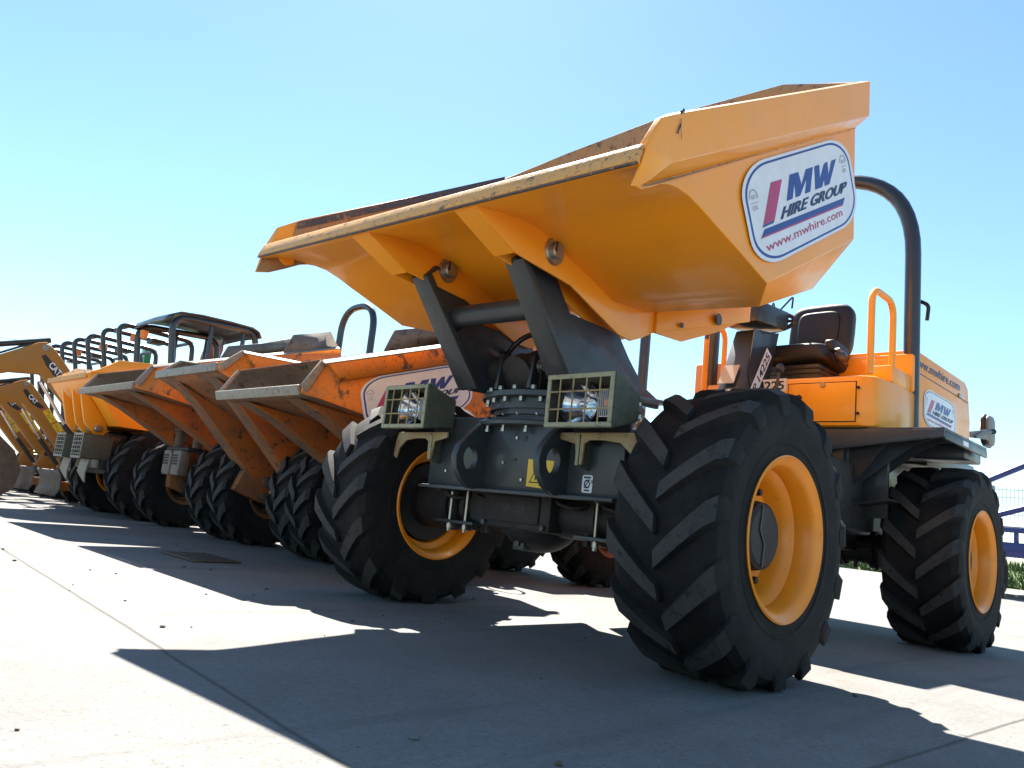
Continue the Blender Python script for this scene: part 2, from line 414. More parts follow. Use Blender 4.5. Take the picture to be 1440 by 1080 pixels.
cam=bpy.data.cameras.new('camera'); co=bpy.data.objects.new('camera',cam); col.objects.link(co); sc.camera=co
CX,CY,CZ,YAW,PIT,ROL,FPX=2.645,2.384,.506,rad(225.598),rad(9.557),rad(6.157),1073.147
f=Vector((math.cos(PIT)*math.cos(YAW),math.cos(PIT)*math.sin(YAW),math.sin(PIT)))
r0=f.cross(Vector((0,0,1))).normalized(); u0=r0.cross(f)
r1=r0*math.cos(ROL)+u0*math.sin(ROL); u1=-r0*math.sin(ROL)+u0*math.cos(ROL)
co.matrix_world=Matrix(((r1.x,u1.x,-f.x,CX),(r1.y,u1.y,-f.y,CY),(r1.z,u1.z,-f.z,CZ),(0,0,0,1)))
cam.sensor_width=36; cam.lens=36*FPX/1440; cam.clip_start=.05; cam.clip_end=3000
SUN=Vector((-.43,-.62,1)).normalized()
EL=math.asin(SUN.z); AZ=math.atan2(SUN.x,SUN.y)
w=bpy.data.worlds.new('World'); sc.world=w; w.use_nodes=True; nt=w.node_tree
bg=nt.nodes['Background']; sky=nt.nodes.new('ShaderNodeTexSky'); sky.sky_type='NISHITA'; sky.sun_disc=False
sky.sun_elevation=EL; sky.sun_rotation=AZ; sky.air_density=1.0; sky.dust_density=.15; sky.ozone_density=1.5; sky.altitude=50
mx=nt.nodes.new('ShaderNodeMix'); mx.data_type='RGBA'; mx.blend_type='MULTIPLY'; mx.inputs[0].default_value=1; mx.inputs[7].default_value=(1.0,1.17,1.16,1)
nt.links.new(sky.outputs[0],mx.inputs[6]); nt.links.new(mx.outputs[2],bg.inputs[0]); bg.inputs[1].default_value=.0535
sl=bpy.data.lights.new('sun','SUN'); so=bpy.data.objects.new('sun',sl); col.objects.link(so)
sl.energy=5; sl.angle=rad(.53); sl.color=(1,.95,.87)
so.rotation_euler=SUN.to_track_quat('Z','Y').to_euler(); so.location=(-10,-14,22)
vs=sc.view_settings; vs.view_transform='Standard'; vs.look='None'; vs.exposure=1.90; vs.gamma=1

g=MB(CONC); g.face([(-60,-140,0),(60,-140,0),(60,60,0),(-60,60,0)]); struct(g.done('concrete_yard'))
m,nt,b=nodes('far_land'); L=nt.links
c=ramp(nt,noise(nt,.02,6,.6),[(.35,(.09,.11,.04)),(.65,(.20,.18,.10))]); L.new(c,b.inputs['Base Color']); b.inputs['Roughness'].default_value=.95
g=MB(m); g.face([(-1500,-1500,-.02),(1500,-1500,-.02),(1500,1500,-.02),(-1500,1500,-.02)]); struct(g.done('ground'))

# drain cover sunk in the slab in front of the old dumpers
g=MB(RUSTY); 
g.box(.24,.56,-2.92,-2.38,.004,.012,.003); g.use(GRIME)
for k in range(7): g.box(.27+k*.04,.285+k*.04,-2.88,-2.42,.012,.014,0)
tag(g.done('drain_cover'),'dark iron drain cover let into the concrete in the shade of the old dumper','drain cover')

s=MB(CONC,RUSTY)
for k in range(90):
    x,y=random.uniform(-.5,2.2),random.uniform(-4,1.6); r=random.choice((.003,.004,.005,.008)); s.mi=k%2
    s.sphere((x,y,r*.5),r,random.uniform(.8,1.5),random.uniform(.8,1.5),.7,6,4)
struct(s.done('grit'),'stuff')
# ------------------------------------------------------------------ the big dumper
A=thing('site_dumper','big clean orange site dumper with tipped swivel skip and company sticker, nearest the camera','dumper')
TH=rad(4.4)
WA=wheel_meshes(.54,.42,.279)
for (x,y,fl) in ((0,.948,False),(0,-.948,True),(-2.546,.948,False),(-2.546,-.948,True)):
    t=put_wheel(A,WA,x,y,.52,fl)
# ---- skip (swung a little to its left, tipped forward)
def skip_a():
    s=MB(ORANGE); 
    mir=lambda P:[(u,-v,z) for u,v,z in P]
    def both(P): s.face(P); s.face(mir(P)[::-1])
    tip=(1.06,1.02,1.476); crF=(.946,.978,1.535)
    prof=[(1.06,1.02,1.476),(1.0,1.008,1.492),(.93,.995,1.53),(.86,.988,1.572),(.80,.99,1.592),(.763,.992,1.598),(.695,.997,1.598),(.61,1.003,1.583),(.53,1.01,1.562),(.347,1.024,1.519),(.127,1.04,1.464)]
    low=prof[-1]; pB=(-.683,1.102,1.917); pT=(-.656,1.10,2.46); rFb=(.896,1.047,1.616); rBb=(-.648,1.164,2.50); rFt=(.875,1.049,1.789); rBt=(-.644,1.164,2.675)
    both(prof+[pB,pT,crF]); both([crF,pT,rBb,rFb]); both([rFb,rBb,rBt,rFt])
    iF=(.875,1.0,1.80); iB=(-.64,1.117,2.685); both([rFt,rBt,iB,iF])
    Fp=(.974,1.043,1.728); Ep=(1.03,1.032,1.608); both([iF,(.974,1.020,1.729),(1.02,.985,1.61),(.946,.965,1.54),(.90,.96,1.56)]); both([iF,(.974,1.020,1.729),Fp,rFt]); both([Fp,(.974,1.020,1.729),(1.02,.985,1.61),Ep]); both([rFt,Fp,Ep,rFb]); both([rFb,Ep,tip,crF])
    cB=(-.72,.91,1.71); cF=(-.14,.90,1.46); both([low,cF,cB,pB])
    # underside front plate, crossing from side to side with a smooth bend behind the lip
    edge=[(1.045,1.025,1.55),(.99,.985,1.562),(.90,.986,1.580)]+prof[4:]
    rows=[]
    for (u,v,z) in edge: rows.append([(u,v*(1-2*k/8),z) for k in range(9)])
    rows.append([(-.14,.9*(1-2*k/8),1.46+.04*(1-abs(1-2*k/8))) for k in range(9)])
    rows.append([(-.72,.91*(1-2*k/8),1.71) for k in range(9)])
    s.grid(rows)
    top=[(.87,2.75),(.75,2.785),(.04,2.795),(-.6,2.735)]
    s.face([cB,pB,pT,rBb,rBt]+[(-.65,v,z) for v,z in top]+[(u,-v,z) for u,v,z in (rBt,rBb,pT,pB,cB)])
    o=s.done('skip',A,sharp=24,weld=True)
    o.data.materials.append(INNER)
    md=o.modifiers.new('plate','SOLIDIFY'); md.thickness=.014; md.offset=-1; md.material_offset=1; md.use_quality_normals=True
    bv=o.modifiers.new('edges','BEVEL'); bv.width=.005; bv.segments=2; bv.limit_method='ANGLE'; bv.angle_limit=rad(38)
    return o
SK=skip_a(); SK.rotation_euler=(0,0,TH)
s=MB(LIP); s.slab([(1.022,-1.022,1.620),(1.022,1.022,1.620),(1.052,1.022,1.553),(1.052,-1.022,1.553)],.022,.007)
s.slab([(1.020,-.995,1.622),(1.020,.995,1.622),(.93,.985,1.655),(.93,-.985,1.655)],.014,.004)
s.done('lip_bar',SK)
# scuffed wear plates inside the far side
for sg in (1,-1):
    s=MB(INNER); s.slab([(.90,sg*.992,1.776),(-.62,sg*1.105,2.676),(-.60,sg*1.05,2.30),(.93,sg*.955,1.60)],.010); s.done('wear_plate',SK)
SCUFF=worn('scuffed_edge',(.09,.075,.075),(.36,.17,.07),(.05,.045,.05),.45,.75,9,.6)
for sg in (1,-1):
    s=MB(SCUFF); s.slab([(.895,sg*.985,1.778),(-.62,sg*1.098,2.678),(-.62,sg*1.091,2.628),(.90,sg*.980,1.738)],.008); s.done('scuff_strip',SK)
s=MB(SCUFF); s.slab([(1.053,-1.02,1.556),(1.053,1.02,1.556),(1.051,1.02,1.549),(1.051,-1.02,1.549)],.018,.003); s.done('scuff_strip',SK)
s=MB(LIP); P=[Vector((.94,.981,1.537)).lerp(Vector((-.655,1.101,2.458)),k/60) for k in range(61)]; s.tube(P,[.0045*random.uniform(.5,1.3) for k in P],6); s.done('weld_seam',SK)
# lifting ribs under the skip
ribU=[(1.035,1.553),(.95,1.59),(.80,1.605),(.68,1.61),(.46,1.575),(.1,1.525),(-.23,1.55)]
ribL=[(-.23,1.41),(-.13,1.36),(-.04,1.325),(.06,1.328),(.14,1.35),(.44,1.44),(.81,1.462)]
for sg in (1,-1):
    s=MB(ORANGE)
    for v in (.345,.250): s.ext(ribU+ribL,'y',sg*v-.006,sg*v+.006,.003)
    s.slab([(1.03,sg*.250,1.556),(1.03,sg*.345,1.556),(.80,sg*.345,1.462),(.80,sg*.250,1.462)],.01)
    s.hexa([(-.23,sg*.345,1.41),(-.23,sg*.365,1.41),(-.80,sg*.57,1.595),(-.80,sg*.55,1.595),(-.23,sg*.345,1.54),(-.23,sg*.365,1.54),(-.81,sg*.57,1.74),(-.81,sg*.55,1.74)],.003)
    s.slab([(-.23,sg*.353,1.41),(-.40,sg*.405,1.405),(-.60,sg*.482,1.495),(-.78,sg*.545,1.60)],.012)
    s.use(BLACK)
    for (u,v,z,r) in ((-.36,.425,1.475,.014),(-.58,.505,1.555,.030)):
        s.lathe([(0,.004),(r,.004),(r,0)],'y',(u,sg*v-.012*(1-sg) ,z),seg=16)
    s.done('lifting_rib',SK)
    s=MB(ZINC)
    yo=.352 if sg>0 else -.244
    s.lathe([(0,.03),(.030,.03),(.034,.026),(.034,.012),(.052,.012),(.055,.006),(.055,-.18),(0,-.18)],'y',(.575,yo,1.537),seg=24)
    s.use(BLACK); s.box(.59,.60,yo+.03,yo+.034,1.53,1.57,.002)
    s.done('pivot_pin',SK)
# the sticker on the skip's left side
hire_sticker(SK,plane_T((-.117,1.061,1.883),(-.862,.066,.502),(.501,-.038,.865),.004))
# black scrapes on the wing (real paint damage)
s=MB(SBLACK)
T=plane_T((.87,1.0495,1.70),(-.862,.066,.502),(.501,-.038,.865))(.004)
def scrape(pts,wd):
    L=[]
    for (a,b2) in zip(pts,pts[1:]):
        d=(Vector(b2)-Vector(a)).normalized(); n2=Vector((-d.y,d.x))*wd/2*random.uniform(.6,1.3)
        a,b3=Vector(a),Vector(b2); L.append([tuple(a+n2),tuple(b3+n2),tuple(b3-n2),tuple(a-n2)])
    s.flat(L,T)
scrape([(-.012,.02),(.0,.032),(.012,.04),(.02,.048)],.007); scrape([(.03,.08),(.05,.083),(.06,.088)],.014)
scrape([(.005,.0),(.015,.035),(.028,.062)],.003)
s.done('paint_scrape',SK,normals=False)

# ---- swivelling carriage
s=MB(GREY)
s.lathe([(0,1.045),(.36,1.045),(.385,1.038),(.385,1.016),(.375,1.012),(.345,1.010),(.345,.965),(.30,.965),(0,.965)],'z',(-.05,0,0),seg=64)
s.use(ZINC)
for k in range(24):
    a=2*PI*k/24; s.lathe([(0,1.062),(.012,1.062),(.013,1.058),(.013,1.045)],'z',(-.05+.365*math.cos(a),.365*math.sin(a),0),seg=6)
    s.lathe([(0,.992),(.011,.992),(.011,1.013)],'z',(-.05+.36*math.cos(a+.1),.36*math.sin(a+.1),0),seg=6)
CA=s.done('swivel_carriage',A); CA.rotation_euler=(0,0,TH)
armP=[(.715,1.478),(.63,1.535),(.56,1.56),(.49,1.53),(.33,1.36),(-.05,1.365),(-.16,1.27),(-.30,1.17),(-.46,1.125),(-.46,1.085),(.33,1.04),(.345,1.10)]
for sg in (1,-1):
    s=MB(BLUEG); s.ext(armP,'y',sg*.265-.012,sg*.265+.012,.004)
    s.use(GREY); s.hexa([(.335,sg*.21,1.045),(.335,sg*.33,1.045),(.31,sg*.33,1.045),(.31,sg*.21,1.045),(.715,sg*.222,1.47),(.715,sg*.318,1.47),(.68,sg*.318,1.49),(.68,sg*.222,1.49)],.005)
    s.hexa([(.715,sg*.222,1.47),(.715,sg*.318,1.47),(.68,sg*.318,1.49),(.68,sg*.222,1.49),(.655,sg*.225,1.535),(.655,sg*.315,1.535),(.63,sg*.315,1.53),(.63,sg*.225,1.53)],.005)
    s.use(BLUEG); s.slab([(-.46,sg*.20,1.11),(-.46,sg*.36,1.11),(.1,sg*.38,1.06),(.1,sg*.2,1.06)],.016,.003)
    s.done('carriage_arm',CA)
s=MB(GREY); s.lathe([(.065,-.25),(.052,-.235),(.047,-.20),(.047,.20),(.052,.235),(.065,.25)],'y',(.49,0,1.345),seg=28); s.done('cross_tube',CA)
# tipping ram and its hoses between the arms
s=MB(GRIME); s.cyl((.24,-.03,1.13),(-.05,-.02,1.28),.075,seg=24); s.cyl((.27,-.035,1.115),(.22,-.03,1.14),.09,seg=24)
s.box(.1,.24,-.14,.08,1.06,1.15,.01); s.lathe([(0,.10),(.06,.10),(.06,-.16),(0,-.16)],'y',(.22,-.05,1.16),seg=24)
s.use(BLACK); s.slab([(.30,-.13,1.05),(.28,-.13,1.22),(.10,-.13,1.22),(.05,-.13,1.05)],.02,.003); s.slab([(.30,.06,1.05),(.28,.06,1.20),(.10,.06,1.2),(.05,.06,1.05)],.02,.003)
s.use(ZINC); s.lathe([(0,.095),(.022,.095),(.022,.085),(.034,.085),(.036,.07),(.03,.07)],'y',(.23,-.01,1.16),seg=18)
s.done('tipping_ram',CA)
s=MB(BLACK)
s.tube(fillet([(.05,.02,1.12),(.10,.0,1.34),(.10,-.14,1.36),(.12,-.26,1.26),(.02,-.28,1.12)],.1),.013); s.tube(fillet([(.02,.04,1.12),(.08,.03,1.36),(.02,.16,1.36),(-.1,.24,1.30)],.08),.012)
s.tube(fillet([(.12,-.06,1.1),(.16,-.1,1.24),(.06,-.2,1.26),(-.1,-.22,1.1)],.06),.011)
s.use(ZINC); s.cyl((.105,-.02,1.325),(.10,-.02,1.385),.026,seg=14); s.cyl((.10,-.075,1.375),(.10,.035,1.38),.019,seg=12); s.cyl((.10,.03,1.378),(.10,.05,1.378),.026,seg=6); s.cyl((.10,-.09,1.372),(.10,-.07,1.372),.025,seg=6); s.cyl((.1,-.02,1.38),(.1,-.02,1.415),.014,seg=10)
s.done('hydraulic_hose',CA)

# ---- front chassis
s=MB(GREY)
s.box(.255,.29,-.53,.63,.60,.925,.005); s.box(.255,.345,-.53,.63,.585,.60,.003)
s.box(-.75,.255,-.50,-.47,.58,.90,.004); s.box(-.75,.255,.47,.50,.58,.90,.004); s.box(-.75,.255,-.47,.47,.86,.89,.003)
s.lathe([(0,.905),(.405,.905),(.41,.90),(.41,.885),(.40,.88),(0,.88)],'z',(-.05,0,0),seg=64)
s.use(BLACK); s.lathe([(0,.97),(.325,.97),(.33,.965),(.33,.94),(.315,.938),(.315,.905)],'z',(-.05,0,0),seg=64)
s.use(ZINC)
for k in range(20):
    a=2*PI*k/20; s.lathe([(0,.852),(.012,.852),(.012,.865),(.008,.866),(.008,.88)],'z',(-.05+.385*math.cos(a),.385*math.sin(a),0),seg=6)
    s.lathe([(0,.948),(.009,.948),(.009,.938)],'z',(-.05+.322*math.cos(a+.05),.322*math.sin(a+.05),0),seg=6)
for y,z in ((-.02,.72),(.10,.65),(.05,.83),(.48,.66),(-.4,.67)): s.lathe([(0,.296),(.007,.296),(.007,.29)],'x',(0,y,z),seg=8)
s.use(SBLACK)
for y,z,r in ((.095,.83,.013),(.05,.735,.008),(-.3,.83,.01),(.50,.82,.022)): s.lathe([(0,.2925),(r,.2925),(r,.29)],'x',(0,y,z),seg=14)
FC=s.done('front_chassis',A)
# tow lugs with through holes
def lug(y):
    out=[(.29,.92),(.345,.875),(.40,.83),(.452,.775),(.468,.725),(.458,.675),(.42,.628),(.37,.597),(.29,.592)]
    k=24; hole=[(.385+.043*math.cos(2*PI*i/k),.725+.055*math.sin(2*PI*i/k)) for i in range(k)]
    cu=bpy.data.curves.new('lug','CURVE'); cu.dimensions='2D'; cu.fill_mode='BOTH'; cu.extrude=.014; cu.bevel_depth=.003
    for P in (out,hole):
        sp=cu.splines.new('POLY'); sp.points.add(len(P)-1); sp.use_cyclic_u=True
        for q,(a,b2) in zip(sp.points,P): q.co=(a,b2,0,1)
    ob=bpy.data.objects.new('lug',cu); col.objects.link(ob); dg=bpy.context.evaluated_depsgraph_get(); dg.update()
    me=bpy.data.meshes.new_from_object(ob.evaluated_get(dg)); bpy.data.objects.remove(ob)
    me.transform(Matrix(((1,0,0,0),(0,0,-1,y),(0,1,0,0),(0,0,0,1)))); me.materials.clear(); me.materials.append(GREY)
    o=bpy.data.objects.new('tow_lug',me); col.objects.link(o); o.parent=FC
for y in (-.15,.34): lug(y)
Tp=lambda h:(lambda y,z:(.2905+h,y,z))
s=MB(SYEL); s.flat([[(.13,.625),(.30,.615),(.30,.735),(.13,.74)]],Tp(.001)); s.use(SBLACK)
s.flat([[(.15,.642),(.18,.692),(.177,.697),(.144,.64)],[(.18,.692),(.21,.642),(.216,.64),(.177,.697)],[(.144,.64),(.216,.64),(.21,.645),(.15,.645)],[(.176,.652),(.184,.652),(.182,.675),(.178,.675)]],Tp(.002))
s.done('warning_sticker',FC,normals=False)
s=MB(WHITE); s.flat([rrect(.435,.487,.615,.685,.008,.008,3)],Tp(.001)); s.use(SBLACK)
s.flat([[(.443,.672),(.479,.672),(.479,.679),(.443,.679)],[(.448,.622),(.474,.622),(.474,.628),(.448,.628)]],Tp(.002))
a,b2=disc(.461,.65,.016,.018,16),disc(.461,.65,.010,.011,16)
for q in range(16): s.flat([[a[q],a[(q+1)%16],b2[(q+1)%16],b2[q]]],Tp(.002))
s.flat([[(.45,.632),(.475,.668),(.471,.670),(.446,.634)]],Tp(.003)); s.done('lifting_point_sticker',FC,normals=False)
# ---- headlights in guards
def headlight(sg):
    y0,y1=(.375,.70) if sg>0 else (-.70,-.375); x0,x1=.405,.475; z0,z1=.848,1.052
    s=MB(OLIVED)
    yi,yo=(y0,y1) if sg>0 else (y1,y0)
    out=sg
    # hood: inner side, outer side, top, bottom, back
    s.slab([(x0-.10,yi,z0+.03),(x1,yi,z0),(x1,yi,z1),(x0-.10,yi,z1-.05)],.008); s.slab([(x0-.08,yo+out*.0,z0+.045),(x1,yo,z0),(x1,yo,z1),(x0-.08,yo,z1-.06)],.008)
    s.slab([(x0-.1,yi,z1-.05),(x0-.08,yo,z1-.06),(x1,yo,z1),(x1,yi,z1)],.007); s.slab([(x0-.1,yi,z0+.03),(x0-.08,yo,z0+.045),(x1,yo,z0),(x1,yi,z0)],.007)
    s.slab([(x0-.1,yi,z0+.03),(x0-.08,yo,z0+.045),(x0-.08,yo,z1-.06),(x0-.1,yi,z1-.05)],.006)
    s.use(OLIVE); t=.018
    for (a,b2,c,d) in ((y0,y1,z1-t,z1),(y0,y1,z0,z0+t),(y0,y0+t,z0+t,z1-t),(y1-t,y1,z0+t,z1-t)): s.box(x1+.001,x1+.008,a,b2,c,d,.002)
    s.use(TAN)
    for k in range(1,5):
        y=y0+(y1-y0)*k/5; s.cyl((x1+.004,y,z0+.012),(x1+.004,y,z1-.012),.0033,seg=8)
    for k in (1,2):
        z=z0+(z1-z0)*k/3; s.cyl((x1+.008,y0+.01,z),(x1+.008,y1-.01,z),.0033,seg=8)
    G=s.done('headlight_guard',A)
    yc=(y0+y1)/2-.04; zc=.948
    s=MB(BLACK); s.lathe([(0,.30),(.06,.30),(.092,.36),(.098,.425),(.094,.43),(.090,.425)],'x',(0,yc,zc),seg=36); s.box(.31,.425,yc+.085,yc+.185,zc-.060,zc+.060,.012)
    s.use(CHROME); s.lathe([(.0,.345),(.02,.348),(.05,.365),(.088,.42)],'x',(0,yc,zc),seg=36); s.lathe([(.0,.40),(.022,.395),(.030,.38),(.034,.36)],'x',(0,yc,zc-.005),seg=18); s.sphere((.405,yc,zc),.016)
    for k in range(0): t0=2*PI*k/6+.3; s.slab([(.375,yc+.03*math.cos(t0),zc+.03*math.sin(t0)),(.415,yc+.085*math.cos(t0),zc+.085*math.sin(t0)),(.40,yc+.085*math.cos(t0),zc+.085*math.sin(t0)),(.365,yc+.03*math.cos(t0),zc+.03*math.sin(t0))],.003)
    s.box(.418,.426,yc+.092,yc+.18,zc-.054,zc+.054,.002)
    s.use(SGREY)
    for k in range(9): s.box(.426,.431,yc+.094+k*.0095,yc+.099+k*.0095,zc-.052,zc+.052,.0015)
    s.use(AMBER); s.sphere((.424,yc+.135,zc),.018,.4,1,1)
    s.use(GLASS); s.lathe([(.0,.462),(.03,.460),(.060,.450),(.084,.434),(.092,.424),(.088,.424),(.080,.432),(.058,.446),(.03,.456),(.0,.458)],'x',(0,yc,zc),seg=36)
    s.done('headlight',G)
    # bracket below
    s=MB(TAN)
    Y=lambda t:yi+out*t
    P=[(Y(-.03),.845),(Y(.34),.845),(Y(.36),.80),(Y(.375),.735),(Y(.345),.715),(Y(.33),.765),(Y(.28),.805),(Y(.2),.815),(Y(.13),.815),(Y(.105),.80),(Y(.10),.72),(Y(.075),.715),(Y(.06),.80),(Y(-.03),.82)]
    s.ext(P,'x',.345,.357,.003); s.use(OLIVED); s.slab([(.357,Y(.085),.84),(.357,Y(.085),.715),(.29,Y(.085),.70),(.29,Y(.085),.84)],.01,.002)
    s.use(OLIVE); s.box(.357,.362,min(Y(.072),Y(.086)),max(Y(.072),Y(.086)),.716,.83,.001)
    s.done('headlight_bracket',A)
headlight(1); headlight(-1)
# ---- front axle
def axle(x,name):
    s=MB(GRIME)
    s.lathe([(.11,-.80),(.13,-.78),(.13,-.62),(.10,-.60),(.085,-.40),(.10,-.33),(.10,.30),(.085,.42),(.10,.60),(.13,.62),(.13,.78),(.11,.80)],'y',(x,0,.52),seg=28)
    s.sphere((x-.02,-.05,.50),.17,1.1,1.15,.95,24,16)
    s.box(x+.05,x+.155,-.27,.16,.435,.615,.014); s.box(x+.15,x+.165,-.20,.10,.465,.585,.006)
    s.ext([(-.38,.46),(-.27,.43),(-.27,.62),(-.38,.59)],'x',x+.02,x+.13,.01)
    for y in (-.46,-.52,-.60,-.66,.35,.55): s.lathe([(.105,y-.018),(.118,y-.016),(.118,y+.016),(.105,y+.018)],'y',(x,0,.52),seg=20)
    for y in (-.57,-.545,-.455,-.35,-.315,.30,.45,.58): s.cyl((x+.06,y,.40),(x+.06,y+.005,.61),random.uniform(.009,.02),seg=10)
    for k in range(5): y=-.62+k*.25; s.tube(fillet([(x+.05,y,.60),(x+.15,y+.04,.57),(x+.13,y+.16,.545),(x+.02,y+.2,.60)],.06),.010,seg=8)
    s.use(GREY)
    for (y,z) in ((-.24,.455),(-.24,.595),(.13,.455),(.13,.595),(-.06,.605)): s.lathe([(0,x+.172),(.012,x+.172),(.012,x+.15)],'x',(0,y,z),seg=6)
    s.box(x+.04,x+.10,-.10,-.03,.345,.405,.006); s.lathe([(0,x+.11),(.014,x+.11),(.014,x+.1)],'x',(0,-.065,.375),seg=8)
    s.use(SBLACK); s.flat(fit(text('SPICER',.01),-.125,.025,.512,.54),lambda y,z:(x+.1665,y,z))
    s.use(GRIME)
    for y in (-.7,.7): s.box(x-.09,x+.09,y-.05,y+.05,.56,.66,.01)
    return s.done(name,A,normals=False) if False else s.done(name,A)
axle(0,'front_axle'); axle(-2.546,'rear_axle')
for y0,y1,ys in ((-.60,-.31,(-.515,-.40)),(.31,.60,(.40,.515))):
    s=MB(GREY); s.box(.09,.17,y0,y1,.43,.445,.003); s.use(ZINC)
    for y in ys: s.cyl((.135,y,.42),(.135,y,.60),.0075,seg=10); s.lathe([(0,.405),(.014,.405),(.014,.425),(0,.425)],'z',(.135,y,0),seg=6); s.lathe([(0,.39),(.009,.39),(.009,.405)],'z',(.135,y,0),seg=8)
    s.done('axle_clamp',A)
# ---- centre and rear chassis
s=MB(GRIME)
s.box(-1.25,-.72,-.30,.30,.50,.92,.02); s.box(-3.3,-1.25,-.46,.46,.50,1.10,.02); s.box(-2.2,-1.5,.40,.66,.62,1.0,.015); s.box(-2.1,-1.55,-.66,-.40,.60,1.0,.015)
s.cyl((-.7,0,.52),(-2.4,0,.52),.045); s.box(-1.95,-1.35,.1,.50,.43,.55,.02)
s.use(BLACK)
s.box(-1.83,-1.80,.45,.62,.62,1.10,.003); s.box(-2.02,-1.99,.55,.80,.70,1.08,.003); s.slab([(-1.85,.62,.76),(-1.85,.86,.80),(-2.05,.86,.80),(-2.05,.62,.76)],.012)
s.slab([(-1.86,.58,1.10),(-1.86,.84,1.12),(-1.86,.62,.82)],.012)
s.box(-3.66,-2.60,-.83,.83,1.08,1.197,.02); s.use(GREY); s.box(-1.795,-1.77,.30,.52,.86,.95,.003); s.use(BLUEG); s.box(-1.80,-1.775,.32,.55,.96,1.06,.003)
s.use(ZINC)
for k in range(7): s.box(-1.772,-1.768,.36+k*.022,.372+k*.022,.957,.963,0)
s.done('rear_chassis',A)
# ---- platforms over the rear wheels
for sg in (1,-1):
    s=MB(BLUEG)
    s.hexa([(-1.78,sg*.30,1.03),(-1.78,sg*1.15,1.145),(-1.80,sg*1.15,1.145),(-1.80,sg*.30,1.03),(-1.78,sg*.30,1.185),(-1.78,sg*1.15,1.185),(-1.80,sg*1.15,1.185),(-1.80,sg*.30,1.185)],.003)
    s.box(-2.62,-1.79,min(sg*.3,sg*1.15),max(sg*.3,sg*1.15),1.180,1.196,.003)
    s.box(-2.62,-1.80,min(sg*1.135,sg*1.152),max(sg*1.135,sg*1.152),1.135,1.178,.003)
    for x in (-1.95,-2.12): s.slab([(x,sg*.45,1.18),(x,sg*1.10,1.175),(x,sg*.95,1.12),(x,sg*.62,.86),(x,sg*.45,.86)],.012)
    s.slab([(-2.15,sg*.50,.85),(-2.6,sg*.50,1.17),(-2.15,sg*.50,1.17)],.012)
    s.box(-3.2,-1.85,min(sg*.60,sg*.63),max(sg*.60,sg*.63),.92,1.178,.003); s.box(-2.7,-2.35,min(sg*.63,sg*1.1),max(sg*.63,sg*1.1),1.10,1.178,.01)
    s.use(WHITE); s.box(-2.22,-2.12,sg*1.1525-.001,sg*1.1525+.001,1.145,1.172,0)
    s.done('step_platform',A)
# ---- operator's body
s=MB(ORANGE)
P=[(-1.75,-.02),(-1.75,.72),(-1.80,.80),(-2.05,.83),(-2.40,.83),(-2.40,-.50),(-2.25,-.50),(-2.05,-.30)]
s.ext(P,'z',1.198,1.495,.02)
P=[(-2.02,-.78),(-2.02,.78),(-2.06,.83),(-2.42,.83),(-2.42,-.83),(-2.06,-.83)]
s.box(-2.42,-2.30,.30,.83,1.49,1.74,.02); s.box(-2.42,-2.30,-.60,-.30,1.49,1.60,.02)
s.box(-2.30,-1.98,.66,.82,1.49,1.60,.02); 
BO=s.done('operator_body',A)
s=MB(GRIME); s.box(-1.75,-1.7475,.296,.704,1.221,1.459,0); s.use(ORANGE); s.box(-1.7475,-1.744,.301,.699,1.226,1.454,.002); s.use(SBLACK)
s.lathe([(0,.008),(.017,.008),(.017,0)],'x',(-1.744,.37,1.37),seg=16)
for (y,z) in ((.715,1.42),(.715,1.27)): s.lathe([(0,.012),(.009,.012),(.009,0)],'x',(-1.75,y,z),seg=8)
s.use(ZINC); s.lathe([(0,.010),(.014,.010),(.016,.004),(.016,0)],'x',(-1.744,.51,1.443),seg=16); s.done('access_door',BO)
s=MB(WHITE); Tq=lambda h:(lambda y,z:(-1.7485+h,y,z)); s.flat([[(-.02,1.41),(.285,1.415),(.285,1.495),(-.02,1.49)]],Tq(0)); s.use(SBLACK)
s.flat(fit(text('P 14225',.02,.95),-.01,.27,1.425,1.48),Tq(.0015)); s.done('number_plate',BO,normals=False)
# ---- bonnet
s=MB(ORANGE)
s.ext([(-2.45,1.20),(-2.45,1.80),(-3.53,1.80),(-3.60,1.765),(-3.66,1.52),(-3.64,1.20)],'y',-.80,.80,.018)
s.use(SBLACK); s.box(-3.60,-2.46,.8005,.8015,1.652,1.658,0)
s.use(ZINC); s.box(-3.40,-3.34,.80,.812,1.655,1.68,.003)
BN=s.done('bonnet',A)
s=MB(SNAVY); Tb=plane_T((-2.38,.802,1.69),(-.995,0,.012),(0,0,1)); s.flat(fit(text('www.mwhire.com',.012),.0,1.0,0,.062),Tb(.001)); s.done('lettering',BN,normals=False)
hire_sticker(BN,plane_T((-2.90,.802,1.455),(-1,0,.0),(0,0,1),.0005),.62)
# ---- roll bar
s=MB(NAVY); zt=3.02
s.tube(fillet([(-2.36,.80,1.19),(-2.36,.795,zt),(-2.36,-.60,zt),(-2.36,-.605,1.19)],[.62,.62],12),.047,seg=20)
for y in (.80,-.605): s.box(-2.45,-2.27,y-.09,y+.09,1.198,1.215,.004)
s.use(GRIME); s.box(-2.47,-2.415,.73,.80,1.95,2.35,.01); s.tube(fillet([(-2.44,.80,2.12),(-2.44,.87,2.08),(-2.44,.86,1.98)],.03),.012)
s.done('roll_bar',A)
# ---- grab rails
for sg,pts in ((1,[(-1.68,.80,1.48),(-1.68,.80,1.985),(-2.02,.80,1.985),(-2.02,.80,1.48)]),(-1,[(-2.0,-.44,1.48),(-2.0,-.44,1.99),(-2.25,-.44,1.99),(-2.25,-.44,1.48)])):
    s=MB(YELL); s.tube(fillet(pts,.10,8),.019,seg=14); s.done('grab_rail',A)
